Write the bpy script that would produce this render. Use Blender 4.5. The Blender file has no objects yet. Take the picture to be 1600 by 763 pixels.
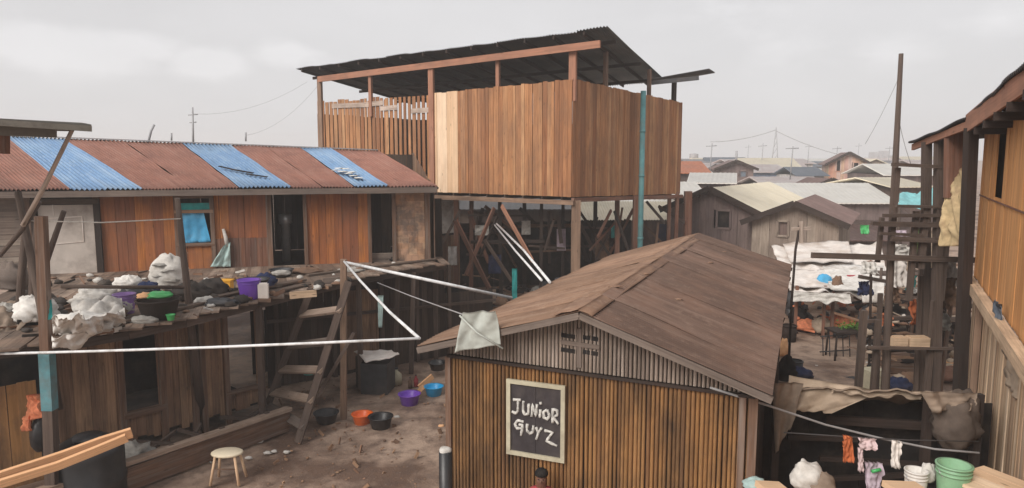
import bpy, math, random
from mathutils import Vector, noise
R = math.radians
random.seed(7)
V = Vector
sc = bpy.context.scene
col = sc.collection
# ------------------------------------------------------------------ camera
CAMZ = 5.0; FPX = 1120.0; PITCH = math.atan(134.5 / FPX)
cd = bpy.data.cameras.new('camera'); cam = bpy.data.objects.new('camera', cd); col.objects.link(cam)
cd.sensor_width = 36; cd.lens = FPX * 36 / 1600; cd.clip_end = 3000; cd.clip_start = .05
cam.location = (0, 0, CAMZ); cam.rotation_euler = (R(90) - PITCH, 0, 0)
sc.camera = cam
# ------------------------------------------------------------------ colour management
sc.view_settings.view_transform = 'Standard'; sc.view_settings.look = 'None'
sc.view_settings.exposure = 0.24; sc.view_settings.gamma = 1; sc.view_settings.use_curve_mapping = False
sc.render.engine = 'CYCLES'
sc.cycles.max_bounces = 6; sc.cycles.diffuse_bounces = 3; sc.cycles.volume_bounces = 1
sc.cycles.use_denoising = True
# ------------------------------------------------------------------ sun
SUN_EL = R(36); SUN_FROM = V((-.66, -.751))          # horizontal direction the light comes from
sd = bpy.data.lights.new('sun', 'SUN'); sun = bpy.data.objects.new('sun', sd); col.objects.link(sun)
sd.energy = 2.8; sd.angle = R(34); sd.color = (1, .955, .9)
fr = V((SUN_FROM.x * math.cos(SUN_EL), SUN_FROM.y * math.cos(SUN_EL), math.sin(SUN_EL)))
sun.rotation_euler = fr.to_track_quat('Z', 'Y').to_euler(); sun.location = (0, -10, 30)


def P(px, py, Y=None, z=None):
    """world point on the sight line of a photograph pixel, at depth Y or height z"""
    u = (px - 800) / FPX; v = (381.5 - py) / FPX
    d = V((u, math.cos(PITCH) + v * math.sin(PITCH), -math.sin(PITCH) + v * math.cos(PITCH)))
    t = Y / d.y if Y is not None else (z - CAMZ) / d.z
    return V((0, 0, CAMZ)) + d * t


def dirn(px, py):
    return (P(px, py, Y=10) - V((0, 0, CAMZ))).normalized()


# ------------------------------------------------------------------ world: overcast
w = bpy.data.worlds.new('World'); sc.world = w; w.use_nodes = True
nt = w.node_tree; nt.nodes.clear(); N = nt.nodes.new; L = nt.links.new
out = N('ShaderNodeOutputWorld'); mixs = N('ShaderNodeMixShader'); mixs.inputs[0].default_value = .93
b1 = N('ShaderNodeBackground'); b2 = N('ShaderNodeBackground')
sky = N('ShaderNodeTexSky'); sky.sky_type = 'NISHITA'; sky.sun_disc = False
sky.sun_elevation = SUN_EL; sky.sun_rotation = math.atan2(SUN_FROM.x, SUN_FROM.y); sky.dust_density = 4
L(sky.outputs[0], b1.inputs[0]); b1.inputs[1].default_value = .08
tc = N('ShaderNodeTexCoord')


def wmath(op, a, b=None, c=None, clamp=False):
    n = N('ShaderNodeMath'); n.operation = op; n.use_clamp = clamp
    for i, x in enumerate((a, b, c)):
        if x is None: continue
        if isinstance(x, (int, float)): n.inputs[i].default_value = x
        else: L(x, n.inputs[i])
    return n.outputs[0]


def wnoise(scale, detail, sz, rough=.55):
    mp = N('ShaderNodeMapping'); mp.inputs['Scale'].default_value = (1, 1, sz); L(tc.outputs['Generated'], mp.inputs[0])
    n = N('ShaderNodeTexNoise'); n.inputs['Scale'].default_value = scale; n.inputs['Detail'].default_value = detail
    n.inputs['Roughness'].default_value = rough; L(mp.outputs[0], n.inputs[0]); return n.outputs[0]


broad = wnoise(1.6, 4, 3.0); fine = wnoise(9, 7, 2.2, .6)
puff = 0
for (px, py, rad, amt) in ((100, 75, .13, .9), (160, 78, .13, .9), (235, 84, .10, .7), (318, 98, .085, .9), (455, 88, .08, .9),
                           (1140, 20, .16, .5), (1240, 72, .12, .5), (1370, 85, .12, .5), (1560, 30, .14, .4)):
    dv = dirn(px, py)
    sub = N('ShaderNodeVectorMath'); sub.operation = 'SUBTRACT'; L(tc.outputs['Generated'], sub.inputs[0]); sub.inputs[1].default_value = dv
    mul = N('ShaderNodeVectorMath'); mul.operation = 'MULTIPLY'; L(sub.outputs[0], mul.inputs[0]); mul.inputs[1].default_value = (1, 1, 2.6)
    ln = N('ShaderNodeVectorMath'); ln.operation = 'LENGTH'; L(mul.outputs[0], ln.inputs[0])
    q = wmath('MULTIPLY_ADD', ln.outputs['Value'], -1 / rad, 1.0, True)
    q = wmath('MULTIPLY', q, amt)
    puff = q if puff == 0 else wmath('MAXIMUM', puff, q)
edge = wmath('SUBTRACT', wmath('MULTIPLY_ADD', fine, 1.6, puff), .98)
edge = wmath('MULTIPLY', edge, 2.4, None, True)
edge = wmath('MULTIPLY', edge, wmath('MULTIPLY', puff, 2.0, None, True))
lum = wmath('MULTIPLY_ADD', wmath('SUBTRACT', broad, .5), .24, .66)
lum = wmath('MULTIPLY_ADD', wmath('SUBTRACT', fine, .5), .04, lum)
sep = N('ShaderNodeSeparateXYZ'); L(tc.outputs['Generated'], sep.inputs[0])
lum = wmath('MULTIPLY_ADD', wmath('MAXIMUM', sep.outputs[2], 0), -.10, lum)
lum = wmath('MULTIPLY_ADD', edge, .085, lum)
cc = N('ShaderNodeCombineColor')
L(wmath('MULTIPLY', lum, 1.0), cc.inputs[0]); L(wmath('MULTIPLY', lum, .985), cc.inputs[1]); L(wmath('MULTIPLY', lum, .995), cc.inputs[2])
L(cc.outputs[0], b2.inputs[0]); b2.inputs[1].default_value = 1.0
L(b1.outputs[0], mixs.inputs[1]); L(b2.outputs[0], mixs.inputs[2]); L(mixs.outputs[0], out.inputs[0])


# ------------------------------------------------------------------ materials
def newmat(name):
    m = bpy.data.materials.new(name); m.use_nodes = True
    t = m.node_tree; b = t.nodes['Principled BSDF']
    return m, t, b


def nmix(t, fac, a, b, mode='MIX'):
    n = t.nodes.new('ShaderNodeMix'); n.data_type = 'RGBA'; n.blend_type = mode
    for sock, x in ((n.inputs[0], fac), (n.inputs[6], a), (n.inputs[7], b)):
        if isinstance(x, (int, float)): sock.default_value = x
        elif isinstance(x, tuple): sock.default_value = (*x, 1) if len(x) == 3 else x
        else: t.links.new(x, sock)
    return n.outputs[2]


def nnoise(t, vec, scale, detail=4, rough=.6, vscale=None):
    if vscale:
        mp = t.nodes.new('ShaderNodeMapping'); mp.inputs['Scale'].default_value = vscale; t.links.new(vec, mp.inputs[0]); vec = mp.outputs[0]
    n = t.nodes.new('ShaderNodeTexNoise'); n.inputs['Scale'].default_value = scale; n.inputs['Detail'].default_value = detail
    n.inputs['Roughness'].default_value = rough; t.links.new(vec, n.inputs[0]); return n.outputs[0]


def nramp(t, fac, stops):
    r = t.nodes.new('ShaderNodeValToRGB'); e = r.color_ramp.elements
    while len(e) < len(stops): e.new(.5)
    for i, (p, c) in enumerate(stops):
        e[i].position = p; e[i].color = (*c, 1) if isinstance(c, tuple) else (c, c, c, 1)
    t.links.new(fac, r.inputs[0]); return r.outputs[0]


def nbump(t, b, h, strength=.4, dist=.01):
    n = t.nodes.new('ShaderNodeBump'); n.inputs['Strength'].default_value = strength; n.inputs['Distance'].default_value = dist
    t.links.new(h, n.inputs['Height']); t.links.new(n.outputs[0], b.inputs['Normal'])


def wood(name, tones, dirt=.35, dirtcol=(.09, .07, .06), grain=.35, rough=.85, silver=0.):
    m, t, b = newmat(name)
    g = t.nodes.new('ShaderNodeNewGeometry'); tcn = t.nodes.new('ShaderNodeTexCoord'); uv = tcn.outputs['UV']; ob = tcn.outputs['Object']
    n = len(tones); base = nramp(t, g.outputs['Random Per Island'], [((i + .5) / n, c) for i, c in enumerate(tones)])
    gr = nnoise(t, uv, 1, 5, .65, (1.4, 38, 1)); gr2 = nnoise(t, uv, 1, 3, .6, (.7, 9, 1))
    dark = nmix(t, 1, base, (.42, .38, .36), 'MULTIPLY')
    c = nmix(t, nramp(t, gr, [(.35, grain * 1.6 if grain < .6 else 1.), (.62, 0.)]), base, dark)
    lite = nmix(t, 1, base, (1.3, 1.3, 1.3), 'MULTIPLY')
    c = nmix(t, nramp(t, gr2, [(.42, 0.), (.75, .7)]), c, lite)
    st = nnoise(t, ob, 1.3, 6, .65, (1.6, 1.6, .7))
    c = nmix(t, nramp(t, st, [(.42, 0.), (.68, dirt * 1.6 if dirt < .6 else 1.)]), c, dirtcol)
    if silver:
        s2 = nnoise(t, uv, 1, 4, .6, (.9, 14, 1)); c = nmix(t, nramp(t, s2, [(.45, 0.), (.7, silver)]), c, (.30, .27, .24))
    # small knots and stains
    kn = t.nodes.new('ShaderNodeTexVoronoi'); kn.inputs['Scale'].default_value = 1
    mp = t.nodes.new('ShaderNodeMapping'); mp.inputs['Scale'].default_value = (2.2, 7, 1); t.links.new(uv, mp.inputs[0]); t.links.new(mp.outputs[0], kn.inputs[0])
    c = nmix(t, nramp(t, kn.outputs[0], [(.05, .55), (.13, 0.)]), c, (.05, .03, .02))
    t.links.new(c, b.inputs['Base Color']); b.inputs['Roughness'].default_value = rough; b.inputs['Specular IOR Level'].default_value = .25
    nbump(t, b, gr, .5, .006)
    return m


def metal_sheet(name, c1, c2, c3, rough=.6, spec=.4, sc_=1.0, patch=(.45, .62), lap=True, tint=(.78, 1.15)):
    m, t, b = newmat(name)
    tcn = t.nodes.new('ShaderNodeTexCoord'); ob = tcn.outputs['Object']; uv = tcn.outputs['UV']
    a = nnoise(t, ob, 1.1 * sc_, 7, .62); d = nnoise(t, ob, 5 * sc_, 6, .7)
    wide = nnoise(t, uv, 1, 3, .6, (.35, 3.2, 1))
    c = nmix(t, nramp(t, a, [(patch[0], 0.), (patch[1], 1.)]), c1, c2)
    c = nmix(t, nramp(t, d, [(.52, 0.), (.7, .8)]), c, c3)
    s = nnoise(t, uv, 1, 4, .6, (1.1, 9, 1))          # runs down the slope
    c = nmix(t, nramp(t, s, [(.5, 0.), (.75, .55 if lap else .2)]), c, nmix(t, 1, c, (.5, .47, .45), 'MULTIPLY'))
    if lap: c = nmix(t, nramp(t, wide, [(.52, 0.), (.68, .6)]), c, c3)
    t.links.new(c, b.inputs['Base Color']); b.inputs['Roughness'].default_value = rough; b.inputs['Specular IOR Level'].default_value = spec
    if lap:
        g = t.nodes.new('ShaderNodeNewGeometry')
        hv = t.nodes.new('ShaderNodeHueSaturation'); t.links.new(c, hv.inputs['Color'])
        mr = t.nodes.new('ShaderNodeMapRange'); t.links.new(g.outputs['Random Per Island'], mr.inputs[0]); mr.inputs[3].default_value = tint[0]; mr.inputs[4].default_value = tint[1]
        t.links.new(mr.outputs[0], hv.inputs['Value']); t.links.new(hv.outputs[0], b.inputs['Base Color'])
    nbump(t, b, d, .3, .01)
    return m


def plain(name, c, rough=.6, spec=.3, var=.2, scale=6, dirt=(.12, .09, .07), dirtamt=.35, bump=.15, metallic=0):
    m, t, b = newmat(name)
    tcn = t.nodes.new('ShaderNodeTexCoord'); ob = tcn.outputs['Object']
    a = nnoise(t, ob, scale, 6, .6); d = nnoise(t, ob, scale * .35, 6, .65)
    lo = tuple(x * (1 - var) for x in c); hi = tuple(min(1, x * (1 + var)) for x in c)
    k = nramp(t, a, [(.3, lo), (.7, hi)])
    k = nmix(t, nramp(t, d, [(.48, 0.), (.7, dirtamt)]), k, dirt)
    t.links.new(k, b.inputs['Base Color']); b.inputs['Roughness'].default_value = rough; b.inputs['Specular IOR Level'].default_value = spec
    b.inputs['Metallic'].default_value = metallic
    nbump(t, b, a, bump, .02)
    return m


M = {}
M['new'] = wood('fresh_sawn_wood', [(.38, .17, .075), (.48, .235, .11), (.41, .19, .085), (.58, .33, .17), (.36, .155, .07), (.50, .265, .125), (.43, .225, .12), (.30, .13, .06)], .4, (.20, .11, .065), .5)
M['newpale'] = wood('pale_sawn_wood', [(.74, .52, .33), (.66, .44, .27), (.80, .60, .42)], .18, (.42, .22, .12), .15)
M['right_new'] = wood('tan_sawn_wood', [(.60, .28, .10), (.70, .36, .14), (.52, .23, .08), (.64, .32, .125)], .15, (.2, .11, .06), .3)
M['orange'] = wood('oiled_orange_wood', [(.42, .145, .045), (.50, .19, .055), (.34, .115, .045), (.46, .17, .06), (.28, .10, .05)], .5, (.19, .09, .055), .5)
M['brown'] = wood('weathered_brown_wood', [(.23, .12, .07), (.29, .16, .095), (.16, .09, .06), (.34, .20, .12)], .3, (.08, .06, .05), .5, silver=.4)
M['rust_brown'] = wood('red_brown_wood', [(.20, .085, .05), (.26, .12, .075), (.15, .07, .05)], .4, (.10, .07, .055), .45, silver=.25)
M['dark'] = wood('dark_brown_wood', [(.055, .036, .028), (.08, .052, .04), (.04, .028, .024), (.10, .07, .052)], .4, (.03, .025, .022), .5)  # very dark brown tones, shared by many boards
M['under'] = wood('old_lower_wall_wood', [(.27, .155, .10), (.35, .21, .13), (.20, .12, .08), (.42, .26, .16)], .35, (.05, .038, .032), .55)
M['grey'] = wood('silvered_grey_wood', [(.22, .17, .14), (.28, .22, .18), (.16, .125, .105), (.33, .27, .22)], .4, (.11, .09, .08), .5)
M['deck'] = wood('trodden_deck_wood', [(.20, .135, .10), (.27, .19, .14), (.12, .085, .066), (.36, .27, .21)], .75, (.10, .075, .06), .5)
M['gold'] = wood('golden_slat_wood', [(.50, .26, .105), (.58, .31, .125), (.44, .23, .10), (.62, .345, .15), (.53, .28, .115), (.40, .21, .10)], .6, (.16, .10, .065), .22)
M['gable'] = wood('bleached_slat_wood', [(.60, .48, .39), (.66, .54, .45), (.52, .41, .34), (.72, .60, .51)], .3, (.12, .09, .075), .5)
M['kerbtop'] = wood('worn_pale_board', [(.46, .35, .27), (.38, .28, .22)], .35, (.2, .14, .1), .5)
M['fresh'] = wood('peeled_fresh_plank', [(.80, .47, .26), (.74, .42, .22)], .1, (.45, .22, .1), .3)
M['palewall'] = wood('pale_batten_wood', [(.58, .40, .26), (.70, .52, .35), (.50, .33, .20), (.78, .61, .44), (.38, .25, .16)], .2, (.2, .13, .09), .4)
M['post'] = wood('squared_post_wood', [(.24, .15, .10), (.30, .20, .14)], .35, (.12, .08, .06), .5)
M['beam'] = wood('reddish_beam_wood', [(.34, .16, .10), (.40, .20, .13)], .2, (.15, .09, .07), .3)
M['scaf'] = wood('grey_brown_pole_wood', [(.10, .07, .055), (.14, .10, .08), (.075, .055, .045)], .4, (.06, .045, .04), .5)
M['redroof'] = metal_sheet('dull_red_sheet', (.26, .112, .078), (.20, .085, .06), (.30, .16, .12), sc_=1.1)
M['blueroof'] = metal_sheet('sky_blue_sheet', (.16, .28, .46), (.20, .32, .48), (.30, .40, .52))
M['hutroof'] = metal_sheet('shaded_brown_rust_sheet', (.125, .080, .062), (.165, .10, .074), (.20, .135, .105), rough=.8, spec=.2, sc_=1.3, tint=(.84, 1.14))  # darker copy: shade of the right slope is put into the rust colour
M['hutridge'] = metal_sheet('lit_tan_rust_sheet', (.27, .165, .11), (.20, .12, .082), (.34, .23, .165), rough=.85, spec=.2, sc_=1.6, tint=(.8, 1.15))  # lighter copy: light on the left slope is put into the rust colour
M['darkmetal'] = metal_sheet('dark_grey_sheet', (.045, .045, .048), (.07, .065, .065), (.11, .085, .07), rough=.5)
M['creamroof'] = metal_sheet('cream_sheet', (.80, .71, .54), (.72, .64, .48), (.84, .78, .66), lap=False)
M['paleroof'] = metal_sheet('pale_zinc_sheet', (.92, .88, .80), (.85, .81, .73), (.93, .91, .87), lap=False)
M['greyroof'] = metal_sheet('grey_zinc_sheet', (.30, .29, .30), (.24, .22, .22), (.38, .35, .33), lap=False)
M['brownroof'] = metal_sheet('brown_rust_roof', (.16, .09, .075), (.22, .13, .11), (.28, .19, .16), lap=False)
M['pinkroof'] = metal_sheet('faded_pink_roof', (.60, .50, .47), (.68, .61, .58), (.72, .68, .66), lap=False)
M['orangeroof'] = metal_sheet('orange_roof', (.62, .20, .09), (.52, .18, .09), (.66, .32, .2), lap=False)
M['bluegreyroof'] = metal_sheet('blue_grey_roof', (.13, .16, .20), (.17, .19, .23), (.22, .24, .26), lap=False)
M['awning'] = metal_sheet('weathered_awning_sheet', (.16, .145, .12), (.20, .18, .15), (.10, .085, .07), lap=False)
M['w_mauve'] = wood('mauve_house_wood', [(.19, .14, .13), (.24, .18, .165), (.16, .12, .115)], .3)
M['w_tan'] = wood('tan_house_wood', [(.32, .25, .20), (.38, .31, .25), (.28, .22, .18)], .3)
M['w_peach'] = wood('peach_house_wood', [(.56, .34, .25), (.62, .46, .30), (.50, .22, .16), (.58, .42, .36)], .2)
M['w_brown'] = wood('brown_house_wood', [(.16, .11, .09), (.20, .14, .12), (.13, .09, .08)], .3)
M['w_blue'] = plain('faded_blue_wall', (.22, .27, .36), .9, .2)
M['w_white'] = plain('whitewashed_wall', (.60, .57, .54), .9, .2)
M['teal'] = plain('teal_paint', (.10, .33, .34), .55, .4, .15, 5, (.14, .14, .12), .45)
M['tealworn'] = plain('worn_teal_paint', (.10, .24, .27), .7, .3, .3, 5, (.16, .12, .10), .9)
M['tealworn2'] = plain('weathered_teal_pipe', (.11, .27, .28), .6, .3, .25, 3, (.16, .20, .19), .9)
M['pvc'] = plain('pale_plastic_pipe', (.70, .70, .70), .5, .4, .12, 14, (.34, .32, .29), .75)
M['rope'] = plain('off_white_rope', (.66, .62, .56), .8, .2, .2, 30)
M['black'] = plain('black_plastic', (.018, .018, .02), .4, .5, .3, 5, (.10, .08, .07), .3)
M['char'] = plain('charcoal_plastic', (.035, .036, .04), .5, .4, .3, 5, (.12, .10, .09), .4)
M['purple'] = plain('purple_plastic', (.19, .07, .48), .35, .5, .1, 5, (.2, .14, .2), .2)
M['violet'] = plain('violet_plastic', (.27, .15, .40), .4, .5, .15, 5, (.2, .14, .2), .3)
M['oplastic'] = plain('orange_plastic', (.85, .16, .03), .35, .5, .1)
M['yplastic'] = plain('yellow_orange_plastic', (.85, .42, .04), .4, .5, .1)
M['blueplastic'] = plain('bright_blue_plastic', (.02, .36, .70), .35, .5, .1)
M['greenplastic'] = plain('bright_green_plastic', (.06, .40, .12), .4, .5, .1)
M['mint'] = plain('mint_green_plastic', (.23, .42, .25), .45, .5, .1, 6, (.2, .22, .15), .35)
M['tealcloth'] = plain('teal_cloth', (.05, .38, .37), .9, .1, .2)
M['whitecloth'] = plain('white_cloth', (.70, .67, .63), .9, .1, .15, 7, (.30, .24, .19), .8)
M['sheetgrey'] = plain('grey_green_plastic_sheet', (.44, .46, .42), .6, .3, .15, 6, (.25, .23, .18), .6)
M['sack'] = plain('woven_sack', (.56, .53, .49), .85, .15, .18, 12, (.24, .2, .16), .6)
M['greysack'] = plain('grey_woven_sack', (.36, .34, .31), .85, .15, .3, 10, (.14, .11, .09), .7)
M['tarp'] = plain('dirty_white_tarpaulin', (.74, .68, .63), .8, .2, .15, 3, (.42, .32, .25), .75)
M['browntarp'] = plain('mud_brown_tarpaulin', (.25, .19, .145), .85, .15, .25, 5, (.13, .1, .08), .5)
M['tantarp'] = plain('tan_tarpaulin', (.42, .33, .25), .85, .15, .2, 5, (.2, .15, .1), .6)
M['darktarp'] = plain('blackened_tarpaulin', (.045, .038, .034), .8, .2, .4, 5, (.12, .09, .07), .5)
M['under2'] = plain('sooty_brown_cloth', (.11, .085, .07), .9, .1, .3, 5, (.05, .04, .035), .5)
M['strawtarp'] = plain('straw_coloured_sheet', (.50, .38, .22), .9, .1, .3, 7, (.24, .14, .1), .7)
M['aqua'] = plain('aqua_tarpaulin', (.22, .50, .52), .7, .2, .15)
M['lilac'] = plain('lilac_cloth', (.50, .42, .48), .9, .1, .15, 9, (.4, .2, .2), .3)
M['pinkish'] = plain('pinkish_white_cloth', (.62, .48, .48), .9, .1, .2, 9, (.42, .2, .16), .5)
M['ocloth'] = plain('orange_cloth', (.52, .15, .06), .9, .1, .2)
M['peachcloth'] = plain('salmon_orange_cloth', (.70, .25, .13), .9, .1, .3, 12, (.5, .1, .06), .4)
M['bluecloth'] = plain('light_blue_cloth', (.09, .37, .62), .9, .1, .15, 6, (.3, .5, .62), .5)
M['aquabag'] = plain('pale_aqua_bag', (.36, .48, .46), .8, .2, .2, 8, (.55, .55, .5), .5)
M['navy'] = plain('navy_cloth', (.03, .04, .09), .9, .1, .3)
M['void'] = plain('deep_shade_black', (.022, .02, .02), .95, .05, .3)  # near-black colour stands in for shade in openings and recesses; also on black goods
M['ply'] = plain('scuffed_grey_plywood', (.52, .46, .41), .85, .15, .10, 4, (.2, .16, .14), .7)
M['chalk'] = plain('chalky_white_paint', (.58, .56, .52), .9, .1, .3, 40, (.16, .15, .14), .9)
M['signframe'] = plain('aged_cream_paint', (.46, .42, .31), .8, .2, .15, 8, (.25, .2, .14), .5)
M['signdark'] = plain('blackish_board_paint', (.045, .038, .040), .8, .2, .3, 8, (.12, .1, .09), .5)
M['cream'] = plain('cream_stool_top', (.72, .62, .46), .6, .3, .08, 8, (.4, .32, .22), .3)
M['skin'] = plain('brown_skin', (.16, .075, .05), .55, .4, .1)
M['hair'] = plain('black_hair', (.012, .011, .011), .8, .2, .3)
M['redcloth'] = plain('faded_red_cloth', (.36, .06, .07), .9, .1, .2)
M['steel'] = plain('dull_aluminium', (.40, .40, .40), .4, .5, .15, 8, metallic=.6)
M['leaf'] = plain('green_leaves', (.10, .24, .03), .6, .3, .3)
M['wire'] = plain('dark_cable', (.06, .055, .055), .6, .3, .1)
M['palewire'] = plain('grey_cable', (.30, .29, .29), .6, .3, .1)
M['galv'] = plain('galvanised_mast', (.35, .35, .36), .5, .4, .1)
M['concrete'] = plain('hazy_concrete', (.40, .40, .42), .9, .1)
# patchwork shingles
m, t, b = newmat('patchwork_offcuts'); tcn = t.nodes.new('ShaderNodeTexCoord'); g = t.nodes.new('ShaderNodeNewGeometry')
c = nramp(t, g.outputs['Random Per Island'], [(.1, (.42, .22, .12)), (.35, (.56, .36, .23)), (.6, (.32, .18, .11)), (.9, (.48, .29, .19))])
c = nmix(t, nramp(t, nnoise(t, tcn.outputs['Object'], 2.5, 6), [(.42, 0.), (.6, .8)]), c, (.10, .08, .07))
t.links.new(c, b.inputs['Base Color']); b.inputs['Roughness'].default_value = .9; M['patch'] = m
# ground
m, t, b = newmat('trodden_earth'); ob = t.nodes.new('ShaderNodeTexCoord').outputs['Object']
a = nnoise(t, ob, .42, 8, .6); d = nnoise(t, ob, 3.2, 8, .7); e = nnoise(t, ob, 22, 5, .7)
c = nmix(t, nramp(t, a, [(.42, 0.), (.55, 1.)]), (.15, .092, .065), (.43, .31, .235))
c = nmix(t, nramp(t, d, [(.46, 0.), (.68, .75)]), c, (.10, .066, .052))
c = nmix(t, nramp(t, e, [(.60, 0.), (.72, .5)]), c, (.42, .34, .28))
t.links.new(c, b.inputs['Base Color'])
t.links.new(nramp(t, d, [(.4, .9), (.7, .55)]), b.inputs['Roughness']); b.inputs['Specular IOR Level'].default_value = .3
bp = t.nodes.new('ShaderNodeMath'); bp.operation = 'ADD'; t.links.new(d, bp.inputs[0]); t.links.new(e, bp.inputs[1])
nbump(t, b, bp.outputs[0], .6, .03); M['earth'] = m


# ------------------------------------------------------------------ mesh building
class MB:
    def __init__(s): s.v = []; s.f = []; s.uv = []; s.smooth = []; s.marks = []

    def mark(s): s.marks.append((len(s.v), len(s.f), len(s.uv)))

    def quad(s, pts, uvs, smooth=False):
        i = len(s.v); s.v += [V(p) for p in pts]; s.f.append(tuple(range(i, i + len(pts)))); s.uv += list(uvs); s.smooth.append(smooth)

    def board(s, a, b, w, t, wd=None, bow=0):
        s.mark()
        a = V(a); b = V(b); ax = b - a; ln = ax.length
        if ln < 1e-5: return s
        ax.normalize(); wd = V(wd) if wd is not None else (V((0, 0, 1)) if abs(ax.z) < .9 else V((1, 0, 0)))
        td = ax.cross(wd).normalized(); wd = td.cross(ax).normalized()
        uo = random.uniform(0, 40); vo = random.uniform(0, 40)
        segs = [0, 1] if not bow else [0, .25, .5, .75, 1]
        base = len(s.v)
        for k in segs:
            c = a + ax * ln * k + td * bow * 4 * k * (1 - k)
            for (p, q) in ((-1, -1), (1, -1), (1, 1), (-1, 1)): s.v.append(c + wd * w / 2 * p + td * t / 2 * q)
        for j in range(len(segs) - 1):
            i = base + 4 * j; u0 = uo + ln * segs[j]; u1 = uo + ln * segs[j + 1]
            for k, (n0, n1, v0, v1) in enumerate(((0, 1, 0, w), (1, 2, w, w + t), (2, 3, w + t, 2 * w + t), (3, 0, 2 * w + t, 2 * w + 2 * t))):
                s.f.append((i + n0, i + n1, i + 4 + n1, i + 4 + n0)); s.smooth.append(False)
                s.uv += [(u0, vo + v0), (u0, vo + v1), (u1, vo + v1), (u1, vo + v0)]
        i = base; j = base + 4 * (len(segs) - 1)
        s.f.append((i + 3, i + 2, i + 1, i)); s.uv += [(uo, vo), (uo, vo + .01), (uo + .01, vo + .01), (uo + .01, vo)]; s.smooth.append(False)
        s.f.append((j, j + 1, j + 2, j + 3)); s.uv += [(uo, vo), (uo, vo + .01), (uo + .01, vo + .01), (uo + .01, vo)]; s.smooth.append(False)
        return s

    def box(s, c, sx, sy, sz, rz=0):
        c = V(c); d = V((math.cos(rz), math.sin(rz), 0)) * sx / 2
        return s.board(c - d, c + d, sz, sy, (0, 0, 1))

    def tube(s, pts, r, n=8, caps=True, smooth=True):
        s.mark()
        pts = [V(p) for p in pts]; rs = r if isinstance(r, (list, tuple)) else [r] * len(pts)
        base = len(s.v); up = None; L_ = 0; uo = random.uniform(0, 30); us = []
        for i, p in enumerate(pts):
            d = (pts[min(i + 1, len(pts) - 1)] - pts[max(i - 1, 0)]).normalized()
            if up is None: up = V((0, 0, 1)) if abs(d.z) < .9 else V((1, 0, 0))
            x = d.cross(up).normalized(); up = x.cross(d).normalized()
            if i: L_ += (p - pts[i - 1]).length
            us.append(uo + L_)
            for k in range(n):
                an = 2 * math.pi * k / n; s.v.append(p + (x * math.cos(an) + up * math.sin(an)) * rs[i])
        for i in range(len(pts) - 1):
            for k in range(n):
                k2 = (k + 1) % n; s.f.append((base + i * n + k, base + i * n + k2, base + (i + 1) * n + k2, base + (i + 1) * n + k)); s.smooth.append(smooth)
                c = 6.28 * rs[i] / n
                s.uv += [(us[i], k * c), (us[i], (k + 1) * c), (us[i + 1], (k + 1) * c), (us[i + 1], k * c)]
        if caps:
            s.f.append(tuple(base + k for k in reversed(range(n)))); s.uv += [(0, 0)] * n; s.smooth.append(False)
            e = base + (len(pts) - 1) * n; s.f.append(tuple(e + k for k in range(n))); s.uv += [(0, 0)] * n; s.smooth.append(False)
        return s

    def lathe(s, c, prof, n=20, sx=1, sy=1, wob=0, tilt=None):
        s.mark()
        c = V(c); base = len(s.v); ph = random.uniform(0, 6)
        for (r, z) in prof:
            for k in range(n):
                a = 2 * math.pi * k / n; rr = r * (1 + wob * math.sin(3 * a + ph))
                p = V((rr * math.cos(a) * sx, rr * math.sin(a) * sy, z))
                if tilt: p.rotate(tilt)
                s.v.append(c + p)
        for i in range(len(prof) - 1):
            for k in range(n):
                k2 = (k + 1) % n; s.f.append((base + i * n + k, base + i * n + k2, base + (i + 1) * n + k2, base + (i + 1) * n + k)); s.smooth.append(True)
                s.uv += [(i, k / n), (i, k / n + .1), (i + 1, k / n + .1), (i + 1, k / n)]
        return s

    def lump(s, c, rx, ry, rz_, seed=0, amp=.3, fr=1.6, nu=26, nv=14, rot=0, flat=-.55):
        s.mark()
        c = V(c); base = len(s.v)
        for i in range(nv + 1):
            th = math.pi * i / nv
            for k in range(nu):
                ph = 2 * math.pi * k / nu
                d = V((math.sin(th) * math.cos(ph), math.sin(th) * math.sin(ph), math.cos(th)))
                o3 = V((seed * 7.3, seed * 3.1, seed)); q = 1 + amp * .75 * noise.fractal(d * fr + o3, 1, 2, 3) + amp * .5 * (.5 - 1.6 * abs(noise.noise(d * fr * 1.7 + o3 * 2))) + amp * .22 * (.5 - 1.6 * abs(noise.noise(d * fr * 4.3 + o3)))
                p = V((d.x * q * rx, d.y * q * ry, max(d.z * q, flat) * rz_))
                s.v.append(c + V((p.x * math.cos(rot) - p.y * math.sin(rot), p.x * math.sin(rot) + p.y * math.cos(rot), p.z)))
        for i in range(nv):
            for k in range(nu):
                k2 = (k + 1) % nu; s.f.append((base + i * nu + k, base + (i + 1) * nu + k, base + (i + 1) * nu + k2, base + i * nu + k2)); s.smooth.append(True)
                s.uv += [(0, 0), (0, 1), (1, 1), (1, 0)]
        return s

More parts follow.
